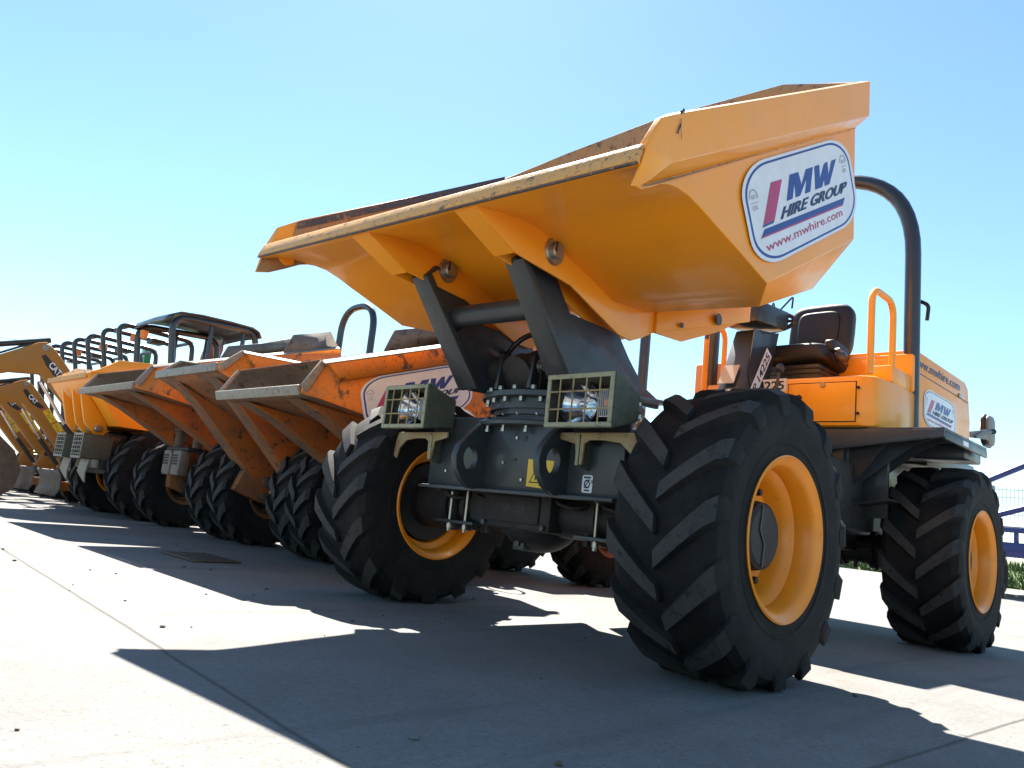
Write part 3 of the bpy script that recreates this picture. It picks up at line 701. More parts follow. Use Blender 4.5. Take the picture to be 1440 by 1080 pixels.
# ---- seat
def seat(parent,c,w=.46,tilt=.16,k=1):
    s=MB(VINYL)
    cx,cy,cz=c
    def cushion(size,ctr,R,b): s.pad(ctr,size,R)
    s_=s
    cushion((.46*k,w,.13*k),(cx,cy,cz),Matrix.Rotation(-.08,3,'Y'),.05*k)
    cushion((.12*k,w*.94,.40*k),(cx-.24*k,cy,cz+.25*k),Matrix.Rotation(-tilt,3,'Y'),.05*k)
    cushion((.05*k,w*.62,.24*k),(cx-.185*k,cy,cz+.27*k),Matrix.Rotation(-tilt,3,'Y'),.022*k)
    for sg in (-1,1): cushion((.28*k,.07*k,.09*k),(cx+.02*k,cy+sg*w*.47,cz+.05*k),Matrix.Rotation(-.08,3,'Y'),.032*k)
    s.use(BLACK); s.box(cx-.18*k,cx+.18*k,cy-w*.38,cy+w*.38,cz-.20*k,cz-.06*k,.01)
    for q in range(4): s.box(cx-.19*k,cx+.19*k,cy-w*.40,cy+w*.40,cz-.19*k+q*.032*k,cz-.175*k+q*.032*k,.005)
    return s.done('seat',parent)
SE=seat(A,(-2.18,.20,1.70),.46)
s=MB(BLACK); s.tube(fillet([(-2.2,.46,1.66),(-2.02,.49,1.66),(-1.98,.49,1.72)],.03),.016); s.sphere((-2.04,.49,1.68),.05,1.3,.7,.8); s.done('armrest',SE)
# ---- steering tower
s=MB(GREY)
# leaning shroud: slabs and cap
b0=[(-1.34,.02,1.36),(-1.34,.12,1.36),(-1.66,.12,1.40),(-1.66,.02,1.40)]
s.hexa([(-1.36,-.01,1.20),(-1.36,.12,1.20),(-1.70,.12,1.20),(-1.70,-.01,1.20),(-1.66,-.03,1.80),(-1.66,.12,1.80),(-1.94,.12,1.84),(-1.94,-.03,1.84)],.012)
s.use(BLACK)
s.hexa([(-1.55,-.10,1.82),(-1.55,.17,1.82),(-1.98,.17,1.86),(-1.98,-.10,1.86),(-1.62,-.10,1.97),(-1.62,.17,1.97),(-2.02,.16,2.0),(-2.02,-.10,2.0)],.02)
s.use(NAVY); s.slab([(-1.62,.123,1.80),(-1.72,.123,1.78),(-1.94,.123,1.84),(-1.80,.123,1.36),(-1.66,.123,1.30),(-1.56,.123,1.50)],.006)
TW=s.done('steering_tower',A)
s=MB(CONCB); s.slab([(-1.43,.0,1.41),(-1.43,.105,1.41),(-1.493,.105,1.535),(-1.493,.0,1.535)],.004); s.done('data_plate',TW)
s=MB(WHITE); e1=Vector((-.17,0,.27)).normalized(); e2=Vector((.27,0,.17)).normalized()*1
Tt=plane_T((-1.655,.128,1.42),e1,e2); s.flat([[(-.04,-.035),(.31,-.035),(.31,.045),(-.04,.045)]],Tt(.001)); s.use(SBLACK); s.flat(fit(text('P 14225',.02,.95),-.02,.29,-.022,.03),Tt(.0022)); s.done('number_plate',TW,normals=False)
s=MB(BLACK); s.tube([(-2.02+.0*math.cos(a),0.02+.17*math.cos(a),1.94+.06*math.sin(a)) for a in [2*PI*k/28 for k in range(29)]],.014,caps=False)
s.cyl((-1.95,.02,1.90),(-2.02,.02,1.95),.03); s.tube([(-2.02,-.15,1.94),(-2.02,.19,1.94)],.010); s.done('steering_wheel',TW); s=MB(BLACK); s.tube(fillet([(-1.78,-.1,1.95),(-1.62,-.18,1.92),(-1.60,-.2,1.75)],.06),.013); s.done('indicator_stalk',TW)
s=MB(BLACK); s.cyl((-1.55,.30,1.22),(-1.60,.305,1.50),.010,.009); s.sphere((-1.605,.306,1.525),.028,1,1,1.1); s.lathe([(.03,1.2),(.045,1.22),(.02,1.28)],'z',(-1.55,.30,0),seg=14); s.done('control_lever',A)
s=MB(BLACK); s.tube(fillet([(-2.0,.10,2.02),(-2.05,.16,2.12),(-2.12,.12,2.06)],.03),.006); s.tube(fillet([(-2.02,.06,2.0),(-2.05,.02,2.10),(-2.1,-.02,2.02)],.03),.005); s.done('cable',TW)
# ---- rear lamp bracket and mirror at the platform's outer corner
s=MB(plain('mirror_shell',(.20,.18,.16),.5)); s.slab([(-2.30,1.14,1.215),(-2.30,1.14,1.25),(-2.56,1.16,1.30),(-2.60,1.16,1.30),(-2.60,1.16,1.24),(-2.56,1.16,1.24)],.006)
s.ext(rrect(-2.79,-2.63,1.225,1.405,.045,.045,5),'y',1.138,1.156,.005); s.use(BLACK); s.ext(rrect(-2.82,-2.63,1.215,1.415,.05,.05,5),'y',1.112,1.1375,.008); s.tube([(-2.32,1.162,1.22),(-2.5,1.167,1.275),(-2.71,1.162,1.31)],.007); s.sphere((-2.71,1.165,1.31),.016)
s.use(MIRR); s.ext(rrect(-2.80,-2.65,1.235,1.395,.04,.04,5),'y',1.106,1.1115,0)
s.done('rear_mirror',A)
# ------------------------------------------------------------------ old front-tip dumpers
WO=wheel_meshes(.47,.31,.205,nl=15,seg=48,lug_h=.03,rimmat=OLD2)
def old_dumper(label,loc,hw,tilt,lipx,lipz,hump=True,rops=None,sticker=False,lamps=False,guard=False,rail=None,twist=0):
    """local frame: front axle at x=0, ground z=0; skip profile is laid out level and tipped about the lip"""
    D=thing('front_tip_dumper',label,'dumper',loc,twist,'old front tip dumpers parked in the row')
    for (x,y,fl) in ((0,hw-.10,False),(0,-hw+.10,True),(-1.75,hw-.10,False),(-1.75,-hw+.10,True)): put_wheel(D,WO,x,y,.455,fl)
    ct,st=math.cos(tilt),math.sin(tilt)
    def Q(s,y,t): return (lipx+s*ct+t*st, y, lipz-s*st+t*ct)
    h=hw-.06
    lipT,ap=(-.02,.045),(-.17,.165)
    ff=[(0,-.0),(-.12,-.05),(-.34,-.16),(-.88,-.43)]; fl=(-1.66,-.50); bw=(-2.0,.165)
    s=MB(OLD,INNER)
    for sg in (1,-1):
        P=[Q(a,sg*h,b) for a,b in [(-.0,.0)]+ff[1:]+[fl,bw,ap,lipT]]; s.face(P if sg>0 else P[::-1])
        # rolled rail along the top of the side
        s.face([Q(ap[0],sg*h,ap[1]),Q(ap[0]-.02,sg*(h+.035),ap[1]-.02),Q(bw[0],sg*(h+.035),bw[1]-.02),Q(bw[0],sg*h,bw[1])][::sg])
        s.face([Q(ap[0]-.02,sg*(h+.035),ap[1]-.02),Q(ap[0]-.07,sg*(h+.035),ap[1]-.115),Q(bw[0],sg*(h+.035),bw[1]-.115),Q(bw[0],sg*(h+.035),bw[1]-.02)][::sg])
        s.face([Q(ap[0]-.07,sg*(h+.035),ap[1]-.115),Q(ap[0]-.10,sg*h,ap[1]-.135),Q(bw[0],sg*h,bw[1]-.135),Q(bw[0],sg*(h+.035),bw[1]-.115)][::sg])
    rows=[[Q(a,h*(1-2*k/6),b) for k in range(7)] for a,b in ff+[fl,bw]]
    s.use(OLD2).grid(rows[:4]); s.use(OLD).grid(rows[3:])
    if hump:
        P=[Q(-1.38,h,.165),Q(-1.52,h,.33),Q(-1.94,h,.33),Q(-2.0,h,.165)]; s.use(STEEL)
        s.face(P); s.face([(x,-y,z) for x,y,z in P][::-1])
        s.face([Q(-1.94,h,.33),Q(-1.94,-h,.33),Q(-2.0,-h,.165),Q(-2.0,h,.165)])
    o=s.done('skip',D,sharp=24,weld=True,shell=Q(-.95,0,.0)); o.data.materials.append(STEEL)
    md=o.modifiers.new('plate','SOLIDIFY'); md.thickness=.016; md.offset=-1; md.material_offset=3
    # worn bright edges
    s=MB(EDGE)
    s.slab([Q(.012,h,.055),Q(.012,-h,.055),Q(.012,-h,-.005),Q(.012,h,-.005)],.02,.005)
    for sg in (1,-1):
        s.slab([Q(.0,sg*h,.05),Q(-.16,sg*h,.178),Q(-.185,sg*h,.15),Q(-.03,sg*h,.0)],.018,.004)
        s.slab([Q(-.16,sg*(h-.008),.172),Q(-.16,sg*(h+.036),.150),Q(-2.0,sg*(h+.036),.150),Q(-2.0,sg*(h-.008),.172)],.008,.002)
    s.done('worn_edge',o)
    # two heavy ribs under the skip down to the pivots
    for sg in (1,-1):
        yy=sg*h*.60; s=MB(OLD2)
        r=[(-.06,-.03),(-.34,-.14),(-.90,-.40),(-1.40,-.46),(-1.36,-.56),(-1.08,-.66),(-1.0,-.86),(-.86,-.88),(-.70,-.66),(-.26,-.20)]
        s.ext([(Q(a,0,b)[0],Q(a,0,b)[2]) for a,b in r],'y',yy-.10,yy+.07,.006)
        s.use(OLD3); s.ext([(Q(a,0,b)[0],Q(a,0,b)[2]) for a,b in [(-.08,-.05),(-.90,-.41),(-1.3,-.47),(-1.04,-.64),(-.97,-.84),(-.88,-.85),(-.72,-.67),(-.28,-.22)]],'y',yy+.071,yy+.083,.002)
        s.use(RUSTY); q=Q(-.90,0,-.76); s.lathe([(0,.115),(.03,.115),(.05,.105),(.05,-.115),(.03,-.125),(0,-.125)],'y',(q[0],yy,q[2]),seg=16)
        s.done('lifting_rib',o)
    # tipping frame below: plate arms with pivots
    for sg in (1,-1):
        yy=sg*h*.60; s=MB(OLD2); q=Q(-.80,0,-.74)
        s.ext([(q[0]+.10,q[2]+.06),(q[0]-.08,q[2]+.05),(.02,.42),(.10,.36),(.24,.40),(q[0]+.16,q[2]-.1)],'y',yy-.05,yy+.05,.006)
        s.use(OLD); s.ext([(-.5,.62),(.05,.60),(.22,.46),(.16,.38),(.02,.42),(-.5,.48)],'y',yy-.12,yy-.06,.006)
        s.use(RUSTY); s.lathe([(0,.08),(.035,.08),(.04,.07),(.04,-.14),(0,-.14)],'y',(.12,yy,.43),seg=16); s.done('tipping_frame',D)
    s=MB(GRIME); s.box(-2.4,.10,-.26,.26,.40,.66,.02); s.lathe([(.07,-hw+.2),(.12,-.2),(.15,0),(.12,.2),(.07,hw-.2)],'y',(0,0,.455),seg=20); s.lathe([(.07,-hw+.2),(.12,-.2),(.15,0),(.12,.2),(.07,hw-.2)],'y',(-1.75,0,.455),seg=20)
    s.done('chassis',D)
    s=MB(OLD); s.box(-2.55,-1.55,-.42,.42,.62,1.16,.04); s.box(-1.55,-1.05,-.50,.50,.62,.84,.03); s.use(GRIME); s.box(-2.56,-2.54,-.3,.3,.7,1.08,.01); s.done('bonnet',D)
    seat(D,(-1.35,0,1.0),.42,k=.85)
    s=MB(BLACK); s.tube(fillet([(-.95,0,.7),(-.95,0,1.15),(-1.02,0,1.25)],.05),.03); s.done('steering_column',D); s=MB(BLACK); s.tube([(-1.0+.06*math.sin(a),.18*math.cos(a),1.27+.16*math.sin(a)) for a in [2*PI*k/20 for k in range(21)]],.012,caps=False); s.done('steering_wheel',D)
    if rops:
        x,w,zt,rr=rops; s=MB(NAVY); s.tube(fillet([(x,w,.62),(x,w,zt),(x,-w,zt),(x,-w,.62)],[.30,.30],8),rr,seg=16)
        for sg in (1,-1): s.box(x-.07,x+.07,sg*w-.07,sg*w+.07,.61,.63,.003); s.ext([(x-.05,1.5),(x+.05,1.5),(x+.09,1.62),(x+.05,1.70),(x-.05,1.70)],'y',sg*w-.03,sg*w+.03,.006)
        s.done('roll_bar',D)
    if rail:
        s=MB(NAVY); s.tube(fillet(rail,.12,8),.022,seg=12); s.done('grab_rail',D)
    if sticker:
        c=Q(-.80,h+.003,-.14); e1=Vector((-ct,0,st)); e2=Vector((st,0,ct)); hire_sticker(o,plane_T(c,e1,e2,.001),sticker)
    if lamps:
        s=MB(STEEL)
        for y in (-.15,.07): s.box(.30,.40,y-.10,y+.09,.52,.76,.02)
        s.use(GRIME)
        for y in (-.15,.07):
            for k in range(4):
                for q in range(3): s.box(.400,.404,y-.07+q*.042,y-.04+q*.042,.62+k*.026,.637+k*.026,0)
        s.box(.18,.36,-.30,.22,.76,.79,.01); s.done('front_box',D)
        for y in (-.22,.22): s=MB(RUSTY); s.lathe([(0,.98),(.06,.98),(.06,.95),(.045,.94),(.045,.79),(0,.79)],'z',(.28,y,0),seg=16); s.done('buffer_post',D)
    return D
DB=old_dumper('worn orange dumper beside the big clean one, its skip carrying a company sticker',(-.65,-2.09,0),.60,rad(19),1.11,1.05,rops=(-2.35,.40,2.55,.048),sticker=.82)
DC=old_dumper('worn orange dumper with level skip between its two tipped neighbours',(-.65,-3.40,0),.62,rad(2),1.06,1.27,hump=False,rops=(-1.60,.55,2.62,.045),rail=[(-1.0,-.50,.8),(-1.0,-.50,1.5),(-1.35,-.50,1.5),(-1.35,-.50,.8)])
DD=old_dumper('worn orange dumper with grey boxes under its scraped lip, parked next to the yellow one',(-.65,-5.05,0),.78,rad(18),1.09,1.20,rops=(-1.40,.33,2.66,.040),lamps=True)

# ------------------------------------------------------------------ newer amber dumper beyond them
Ed=thing('site_dumper','clean amber dumper with tall ribbed skip front, behind the worn dumpers','dumper',(-.62,-7.03,0))
WE=wheel_meshes(.50,.36,.25,nl=15,seg=48,lug_h=.03)
for (x,y,fl) in ((0,.66,False),(0,-.66,True),(-2.0,.66,False),(-2.0,-.66,True)): put_wheel(Ed,WE,x,y,.485,fl)
s=MB(ORANGE,INNER); h=.70
for sg in (1,-1):
    P=[(.90,1.46),(.84,1.38),(.66,1.18),(.50,.97),(.10,.965),(-.45,1.10),(-.62,1.62),(.84,1.50)]
    P=[(x,sg*h,z) for x,z in P]; s.face(P if sg>0 else P[::-1])
    R=[(.84,1.50),(-.62,1.62)]
    s.face([(.86,sg*h,1.48),(.80,sg*(h+.06),1.52),(-.62,sg*(h+.06),1.65),(-.62,sg*h,1.58)][::sg])
    s.face([(.80,sg*(h+.06),1.52),(.62,sg*(h+.06),1.66),(-.62,sg*(h+.06),1.78),(-.62,sg*(h+.06),1.65)][::sg])
s.grid([[(x,h*(1-2*k/6),z) for k in range(7)] for x,z in ((.90,1.46),(.84,1.38),(.66,1.18),(.50,.97),(.10,.965),(-.45,1.10),(-.62,1.62))])
s.face([(-.62,h,1.62),(-.62,h+.06,1.78),(-.62,-h-.06,1.78),(-.62,-h,1.62)])
o=s.done('skip',Ed,sharp=24,weld=True,shell=(0,0,1.35)); md=o.modifiers.new('plate','SOLIDIFY'); md.thickness=.016; md.offset=-1; md.material_offset=1
s=MB(LIP); s.slab([(.905,h,1.475),(.905,-h,1.475),(.90,-h,1.42),(.90,h,1.42)],.02,.005); s.done('lip_bar',o)
for y in (.36,.06,-.30):
    s=MB(ORANGE); s.ext([(.84,1.34),(.70,1.22),(.52,.99),(.48,.86),(.60,.84),(.74,.98),(.80,1.18)],'y',y-.02,y+.02,.004); s.done('lifting_rib',o)
for sg in (1,-1): s=MB(ZINC); s.lathe([(0,.03),(.03,.03),(.04,.02),(.04,-.28),(.03,-.3),(0,-.3)],'y',(.60,sg*.26+.14,.93),seg=16); s.done('pivot_pin',o)
hire_sticker(o,plane_T((.05,h+.003,1.25),(-.995,0,.08),(.08,0,.995),.001),.80)
s=MB(GRIME); s.box(-2.6,.45,-.42,.42,.45,.85,.02); s.lathe([(.09,-.6),(.14,-.2),(.16,0),(.14,.2),(.09,.6)],'y',(0,0,.485),seg=20); s.lathe([(.09,-.6),(.16,0),(.09,.6)],'y',(-2.0,0,.485),seg=20); s.use(BLACK); s.box(.30,.52,-.44,.44,.50,.90,.02); s.done('chassis',Ed)
s=MB(ORANGE); s.box(-2.9,-1.5,-.6,.6,.85,1.30,.05); s.done('bonnet',Ed)
for sg in (1,-1):
    s=MB(OLIVED); y0,y1=(.16,.48) if sg>0 else (-.48,-.16)
    s.box(.46,.74,y0,y0+.012,.60,.86,.002); s.box(.46,.74,y1-.012,y1,.60,.86,.002); s.box(.46,.74,y0,y1,.852,.862,.002); s.box(.46,.74,y0,y1,.598,.608,.002); s.box(.45,.46,y0,y1,.60,.86,.002)
    s.use(EDGE)
    for (a,b2,c,d) in ((y0,y1,.84,.865),(y0,y1,.595,.62),(y0,y0+.02,.62,.84),(y1-.02,y1,.62,.84)): s.box(.741,.752,a,b2,c,d,.002)
    for k in range(1,4): s.box(.745,.75,y0+(y1-y0)*k/4-.005,y0+(y1-y0)*k/4+.005,.61,.85,0)
    for k in range(1,6): s.box(.751,.755,y0,y1,.60+.26*k/6-.004,.60+.26*k/6+.004,0)
    G=s.done('headlight_guard',Ed)
    s=MB(CHROME); s.lathe([(0,.56),(.05,.60),(.09,.68),(.085,.69),(0,.70)],'x',(0,(y0+y1)/2,.73),seg=20); s.done('headlight',G)
    s=MB(EDGE); s.slab([(.64,y0+.02,.595),(.64,y1-.02,.595),(.66,y1-.02,.45),(.62,y1-.10,.34),(.60,y0+.08,.36),(.66,y0+.02,.46)],.012,.003); s.done('headlight_bracket',Ed)

# ------------------------------------------------------------------ roofed roller behind it
X1=thing('road_roller','road roller under a dark curved canopy roof, behind the amber dumper','roller',(-1.6,-8.28,0))
for x in (.62,-.75):
    s=MB(RUSTY); s.lathe([(0,-.5),(.34,-.5),(.36,-.48),(.36,.48),(.34,.5),(0,.5)],'y',(x,0,.36),seg=40); s.done('drum',X1)
s=MB(GRIME); s.box(-1.2,1.1,-.56,.56,.55,.95,.05); s.use(CATY); s.box(.25,1.05,-.45,.45,.95,1.25,.06); s.done('body',X1); seat(X1,(-.25,0,1.22),.5)
for sg in (1,-1):
    s=MB(NAVY); s.tube(fillet([(.42,sg*.62,.9),(.66,sg*.62,2.55),(-.50,sg*.62,2.62),(-.62,sg*.62,.9)],[.22,.22],8),.042,seg=14)
    for x in (.10,-.35): s.tube([(x,sg*.60,.95),(x+.02,sg*.60,2.56)],.03,seg=10)
    s.done('canopy_frame',X1)
s=MB(NAVY); rows=[]
for x,z in ((.70,2.50),(.66,2.58),(.58,2.625),(.3,2.655),(-.1,2.665),(-.42,2.66),(-.52,2.62),(-.57,2.54)):
    rows.append([(x,y,z+.02*(1-abs(y)/.66)) for y in (-.67,-.4,0,.4,.67)])
s.grid(rows); o=s.done('canopy_roof',X1,sharp=50); md=o.modifiers.new('plate','SOLIDIFY'); md.thickness=.02
s=MB(BLACK); s.lathe([(0,2.48),(.05,2.48),(.05,2.52),(0,2.52)],'z',(.58,-.55,0),seg=12); s.use(AMBER); s.lathe([(0,2.36),(.05,2.37),(.058,2.48),(0,2.48)],'z',(.58,-.55,0),seg=14); s.done('beacon',X1)

# ------------------------------------------------------------------ mini excavators
def excavator(label,loc,full=True,beacon=True):
    X=thing('mini_excavator',label,'excavator',loc,0,'mini excavators lined up beyond the dumpers')
    for sg in (1,-1):
        s=MB(RUB); y=sg*.36
        s.ext([(.62,.02),(.74,.10),(.76,.22),(.66,.33),(-.62,.33),(-.72,.22),(-.70,.10),(-.58,.02)],'y',y-.10,y+.10,.03)
        for k in range(17): s.box(-.62+k*.078,-.59+k*.078,y-.10,y+.10,.005,.03,.004)
        s.use(CATY); s.box(-.55,.55,y-.06,y+.06,.08,.26,.02); s.done('track',X)
    s=MB(GRIME); s.box(-.5,.62,-.26,.26,.15,.42,.02); s.lathe([(0,.40),(.26,.40),(.26,.48),(0,.48)],'z',(0,0,0),seg=24); s.done('undercarriage',X)
    s=MB(CATY); s.ext([(.35,.50),(.35,.62),(.10,.66),(-.30,.70),(-.34,1.15),(-.70,1.15),(-.78,.95),(-.78,.50)],'y',-.36,.36,.04); s.use(GRIME); s.box(-.74,-.40,-.33,.33,1.14,1.52,.05); s.box(-.30,.34,-.35,.35,.66,.69,.01); s.box(-.785,-.77,-.25,.25,.6,1.0,.01); s.done('house',X)
    seat(X,(-.18,0,.92),.48,k=1.0)
    s=MB(BLACK)
    for sg in (1,-1): s.tube(fillet([(.12,sg*.22,.7),(.14,sg*.24,1.0),(.22,sg*.24,1.08)],.05),.02); s.box(-.1,.2,sg*.30-.04,sg*.30+.04,.70,.98,.02)
    s.box(.02,.24,-.33,.33,.66,1.28,.04); s.box(-.32,-.05,-.32,.32,.68,1.22,.05); s.use(PBLUE); s.box(.245,.262,-.30,-.02,.86,1.2,.01); s.box(.245,.262,.12,.28,.72,1.0,.01); s.use(CONCB); s.box(.262,.27,-.22,.05,.8,.96,.004)
    for k in range(5): s.use(BLACK if k%2 else ZINC); s.tube(fillet([(.30,-.1+k*.05,.72),(.48,-.12+k*.055,1.05),(.60,-.06+k*.03,.85)],.1),.014)
    s.done('controls',X)
    s=MB(NAVY)
    for sg in (1,-1): s.tube(fillet([(.30,sg*.34,.66),(.52,sg*.34,1.95),(.66,sg*.34,2.53),(-.40,sg*.34,2.50),(-.50,sg*.34,1.1)],[.5,.17,.14],7),.034,seg=12); s.ext([(.44,1.72),(.54,1.70),(.60,1.92),(.50,1.95)],'y',sg*.34-.045,sg*.34+.045,.008)
    s.tube([(.50,-.34,2.525),(.50,.34,2.525)],.026); s.tube([(-.38,-.34,2.48),(-.38,.34,2.48)],.026)
    s.done('roll_frame',X)
    if beacon:
        s=MB(AMBER); s.lathe([(0,2.46),(.06,2.47),(.065,2.38),(0,2.37)],'z',(.30,.0,0),seg=14); s.done('beacon',X); s=MB(BLACK); s.box(-.1,.1,-.12,.12,2.40,2.47,.02); s.done('work_light',X)
    # swing post
    s=MB(CATY); s.ext([(.40,.42),(.78,.46),(.86,.62),(.80,.86),(.66,.90),(.60,.72),(.40,.68)],'y',-.12,.12,.015); s.use(GRIME); s.box(.79,.845,-.075,.075,.55,.76,.006); s.lathe([(0,.14),(.04,.14),(.04,-.14),(0,-.14)],'y',(.74,0,.80),seg=14); o=s.done('swing_post',X); o.location.x=-.26
    bp=[(.62,.78),(.56,.90),(.72,1.10),(1.13,1.78),(1.28,2.00),(1.40,2.10),(1.50,2.07),(1.72,1.93),(2.15,1.66),(2.45,1.50),(2.45,1.36),(2.12,1.46),(1.74,1.62),(1.48,1.66),(1.25,1.36),(.88,.82),(.78,.72)]
    sh=lambda P:[(x-.30*max(0,2.05-z)/1.25 if x<1.6 else x,z) for x,z in P]
    bp=sh(bp)
    s=MB(CATY); s.ext(bp,'y',-.085,.085,.012); s.use(EDGE); s.lathe([(0,.10),(.045,.10),(.05,.09),(.05,-.09),(.045,-.1),(0,-.1)],'y',(1.40,0,2.02),seg=16)
    BM=s.done('boom',X)
    Tb=plane_T((1.10,.086,1.62),Vector((-.53,0,-.85)),Vector((.85,0,-.53))*-1)
    T2=lambda hh:(lambda x,z:(x,.0862+hh,z))
    s=MB(SBLACK); s.flat([sh([(1.47,1.90),(1.42,1.93),(1.25,1.74),(1.13,1.64),(1.20,1.60),(1.33,1.66),(1.42,1.78)])],T2(.001)); s.use(SRED); s.flat([sh([(1.20,1.60),(1.13,1.64),(1.11,1.615),(1.17,1.585)])],T2(.0012))
    s.use(WHITE); e1=Vector((-.75,0,-.66)); e2=Vector((-.50,0,.86)); Tc=plane_T((1.385,.087,1.785),e1,e2,0); s.flat(fit(text('CAT',.03),.0,.19,-.0,.085),lambda x,y:(1.335+e1.x*x+e2.x*y,.0885,1.785+e1.z*x+e2.z*y)); s.done('maker_badge',BM,normals=False)
    s=MB(SYEL); d=Vector((-.52,-.85)); nn=Vector((.85,-.52))
    def lab(a,b2,w0,w1): 
        o2=Vector((1.10,1.60)); return sh([tuple(o2+d*p+nn*q) for p,q in ((a,w0),(b2,w0),(b2,w1),(a,w1))])
    s.flat([lab(.0,.24,-.06,.08),lab(.27,.44,-.06,.08)],T2(.001)); s.use(SBLACK)
    for a,q in ((.03,-.03),(.10,.02),(.17,-.01),(.30,.0),(.37,.02)): s.flat([lab(a,a+.045,q,q+.008),lab(a,a+.006,q,q+.04),lab(a+.04,a+.046,q,q+.04)],T2(.002))
    s.done('warning_sticker',BM,normals=False)
    s=MB(BLACK); s.cyl((.60,-.0,.60),(.98,0,1.05),.04,seg=14); s.use(CHROME); s.cyl((.98,0,1.05),(1.36,0,1.56),.022,seg=12); s.use(BLACK); s.cyl((1.35,.0,2.14),(2.0,0,1.93),.038,seg=14); s.use(CHROME); s.cyl((2.0,0,1.93),(2.46,0,1.64),.022)
    s.use(BLACK)
    for q in (-.04,.04): s.tube(fillet([(.48,q,.95),(1.0,q,1.72),(1.42,q,2.14),(1.9,q,1.84)],.3),.014)
    s.done('boom_ram',X)
    s=MB(CATY); s.ext([(2.32,1.66),(2.56,1.62),(2.54,1.36),(2.16,.72),(2.06,.74),(2.34,1.36)],'y',-.07,.07,.012); s.done('dipper_arm',X)
    # bucket curled back under the boom
    s=MB(RUSTY); c=(1.60,.38)
    arc=[(2.12,.78),(1.96,.84),(1.76,.80),(1.55,.62),(1.44,.38),(1.48,.14),(1.62,.03),(1.86,.01)]
    rows=[[(x,y,z) for y in (-.30,-.1,.1,.30)] for x,z in arc]; s.grid(rows)
    for sg in (1,-1): P=[(x,sg*.30,z) for x,z in arc]; s.face(P if sg>0 else P[::-1])
    for k in range(4): s.ext([(1.84,.0),(1.98,.02),(1.84,.045)],'y',-.29+k*.165,-.21+k*.165,.004)
    o=s.done('bucket',X,sharp=40,weld=True); md=o.modifiers.new('plate','SOLIDIFY'); md.thickness=.018; md.offset=-1
    # dozer blade
    s=MB(STEEL); rows=[[(x,y,z) for y in (-.49,0,.49)] for x,z in ((1.06,.10),(1.02,.20),(1.03,.34),(1.08,.42))]; s.grid(rows); o=s.done('dozer_blade',X,sharp=60); md=o.modifiers.new('plate','SOLIDIFY'); md.thickness=.025
    s=MB(CATY)
    for sg in (1,-1): s.slab([(.4,sg*.2,.16),(1.02,sg*.26,.18),(1.02,sg*.26,.28),(.4,sg*.2,.28)],.05,.005)
    s.done('blade_arm',X)
    return X
xs=[(-1.36,-9.30),(-1.36,-10.85),(-1.36,-12.2)]
X2=excavator('nearest yellow mini excavator, its boom badge in full view beside the amber dumper',(xs[0][0],xs[0][1],0))
X3=copy_of(X2,loc=(xs[1][0]-.05,xs[1][1],0)); X3['label']='second mini excavator of the line, its boom just left of the badged one'
def shrink(X,k):
    px,pz=.68,.78
    for ch in [c for c in bpy.data.objects if c.parent==X]:
        if ch.name.split('.')[0] in ('boom','boom_ram','dipper_arm','bucket'):
            ch.scale=(k,1,k); ch.location=(px*(1-k),0,pz*(1-k)-.14) if not ch.name.startswith('bucket') else (px*(1-k),0,0)
        if ch.name.split('.')[0]=='swing_post': ch.location=(-.26,0,-.14)
shrink(X3,.80)
X4=copy_of(X3,loc=(xs[2][0]-.05,xs[2][1],0)); X4['label']='third mini excavator from the amber dumper, at the left edge of the picture'

X5=copy_of(X3,loc=(-1.44,-13.6,0)); X5['label']='mini excavator almost hidden behind the farthest of the three raised booms'
# ------------------------------------------------------------------ things beyond the row
# green tractor-like loader and a red attachment standing behind the row
Gt=thing('loader_tractor','green loader tractor standing behind the row of machines','tractor',(-3.6,-14.6,0),rad(75))
s=MB(GREEN); s.box(-.9,1.3,-.42,.42,1.5,2.62,.08); s.box(-1.3,-.8,-.8,.8,2.2,2.7,.06); s.box(1.3,1.5,-.38,.38,1.3,2.5,.06)
s.done('body',Gt)
for sg in (1,-1):
    s=MB(GREEN); s.ext([(-.4,2.72),(.5,3.10),(1.4,2.95),(1.7,2.1),(1.56,2.1),(1.30,2.78),(.5,2.9),(-.35,2.5)],'y',sg*.6-.06,sg*.6+.06,.01); s.done('loader_arm',Gt)
s=MB(BLACK)
for sg in (1,-1): s.lathe([(0,-.2),(.4,-.22),(.85,-.18),(.9,0),(.85,.18),(.4,.22),(0,.2)],'y',(-1.0,sg*1.0,.9),seg=28); s.lathe([(0,-.15),(.3,-.16),(.52,-.13),(.55,0),(.52,.13),(.3,.16),(0,.15)],'y',(1.2,sg*.95,.55),seg=24)
s.done('tyre',Gt)
s=MB(BLACK); s.tube(fillet([(-.9,.5,2.2),(-.9,.5,2.9),(-.9,-.5,2.9),(-.9,-.5,2.2)],.15),.04); s.done('roll_bar',Gt)
s=MB(REDB); s.ext([(0,0),(.7,0),(.75,2.55),(.55,2.62),(.05,2.55)],'y',-.25,.25,.04); s.slab([(.15,.0,2.6),(.45,0,2.66),(.72,0,2.95),(.66,0,3.12),(.52,0,3.14),(.18,0,2.82)],.28,.03); s.box(-.2,.9,-.3,.3,2.52,2.62,.02)
o=s.done('concrete_breaker'); o.location=(-3.35,-12.3,0); o.rotation_euler=(0,0,rad(80)); tag(o,'faded red upright breaker standing behind the row of machines','breaker')
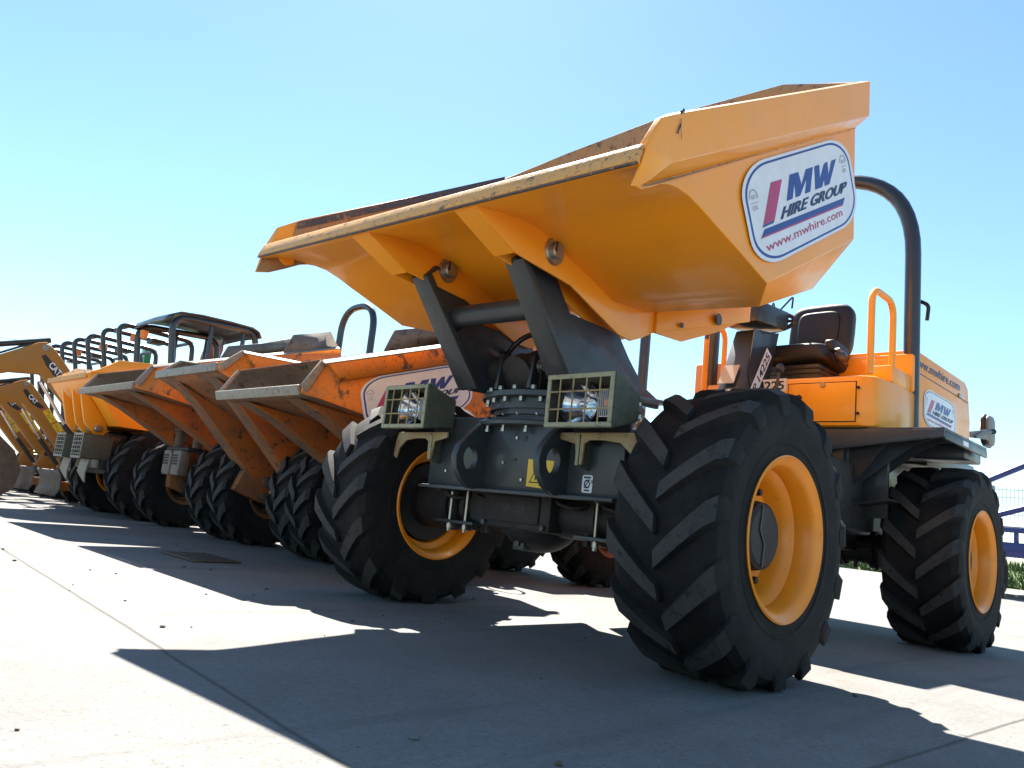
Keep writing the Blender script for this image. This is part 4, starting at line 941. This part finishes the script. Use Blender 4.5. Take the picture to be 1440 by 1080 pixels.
# overhead wires on the left
WIRES=[((6,-70,9.55),(-28,-70,11.6)),((6,-70,9.1),(-28,-70,11.15))]
for i,(za,zb) in enumerate(WIRES):
    s=MB(BLACK); P=[]; za,zb=Vector(za),Vector(zb)
    for k in range(25):
        t=k/24; p=za.lerp(zb,t); p.z-=1.2*(1-(2*t-1)**2)*.4; P.append(p)
    s.tube(P,.022,seg=6); tag(s.done('overhead_wire'),('upper' if i==0 else 'lower')+' thin overhead wire crossing the pale sky at the left','wire')
s=MB(RUSTY); s.cyl((-28,-70.1,0),(-28,-70.1,11.7),.14,.10,12); s.box(-28.6,-27.4,-70.06,-69.96,11.1,11.2,.01); tag(s.done('utility_pole'),'far wooden pole that carries the overhead wires behind the machines','pole')
# plant trailer at the right
Tr=thing('plant_trailer','blue plant trailer with timber deck behind the big dumper at the right','trailer',(-12.2,-.4,0),rad(0))
s=MB(BLUEP)
for y in (-1.2,1.6): s.slab([(0,y,.72),(0,y,.86),(-3.4,y,.86),(-3.4,y,.72)],.08,.006)
for x in (0,-.6,-1.2,-1.8,-2.4,-3.0): s.box(x-.04,x+.04,-1.16,1.56,.70,.80,.006)
s.box(.0,.08,-1.24,1.64,.66,.90,.01); s.box(.0,.05,-1.24,1.64,1.06,1.14,.008)
for y in (-1.2,-.3,.6,1.55): s.box(.0,.05,y,y+.06,.90,1.06,.004)
s.done('frame',Tr)
s=MB(CONCB)
for k in range(9): s.box(-3.3,.02,-1.15+k*.30,-.87+k*.30,.865,.90,.004)
s.slab([(-.1,-1.2,1.145),(-.1,1.6,1.145),(-2.6,1.6,1.36),(-2.6,-1.2,1.36)],.05,.006)
s.done('timber_deck',Tr)
for (a,b2) in (((.05,-1.05,1.70),(.05,1.4,2.95)),((.05,-.9,1.20),(.05,1.5,2.05))):
    s=MB(BLUEP); s.tube([a,b2],.05,seg=12); s.done('ramp_strut',Tr)
for x in (-1.5,-2.3):
    for y in (-1.05,1.45):
        s=MB(RUB); s.lathe([(0,-.1),(.25,-.12),(.34,-.1),(.36,0),(.34,.1),(.25,.12),(0,.1)],'y',(x,y,.36),seg=28); s.done('tyre',Tr)
# grass verge and mesh fence
m,nt,b=nodes('grass'); c=ramp(nt,noise(nt,1.5,5,.6),[(.3,(.045,.095,.02)),(.7,(.10,.15,.035))]); nt.links.new(c,b.inputs['Base Color']); b.inputs['Roughness'].default_value=.8
s=MB(m)
s.grid([[(-19.2,y,.0) for y in range(-14,9)],[(-19.6,y,.32+.04*math.sin(y*1.7)) for y in range(-14,9)],[(-21.5,y,.45) for y in range(-14,9)],[(-30,y,.4) for y in range(-14,9)]])
for k in range(9000):
    x=-19.15-random.random()**1.5*3; y=random.uniform(-9,4); z0=max(0,min(.42,(-19.2-x)*.8)); hh=random.uniform(.12,.30); a=random.uniform(0,PI); dx,dy=math.cos(a)*.02,math.sin(a)*.02; lx,ly=random.uniform(-.08,.08),random.uniform(-.08,.08)
    s.face([(x-dx,y-dy,z0),(x+dx,y+dy,z0),(x+lx,y+ly,z0+hh)],False)
o=s.done('grass_verge',normals=False); struct(o,'stuff')
F=thing('mesh_fence','pale welded mesh fence along the grass verge at the right','fence',(-21,0,0))
s=MB(ZINC)
for k in range(150): y=-9+k*.09; s.box(-.004,.004,y-.006,y+.006,.4,2.55,0)
for z in (.5,.95,1.4,1.85,2.3,2.5): s.box(-.008,.008,-9,4.5,z-.008,z+.008,0)
s.done('mesh_panel',F)
for y in (-8,-5.5,-3,-.5,2):
    s=MB(ZINC); s.box(-.03,.03,y-.03,y+.03,0,2.6,.004); s.done('post',F)
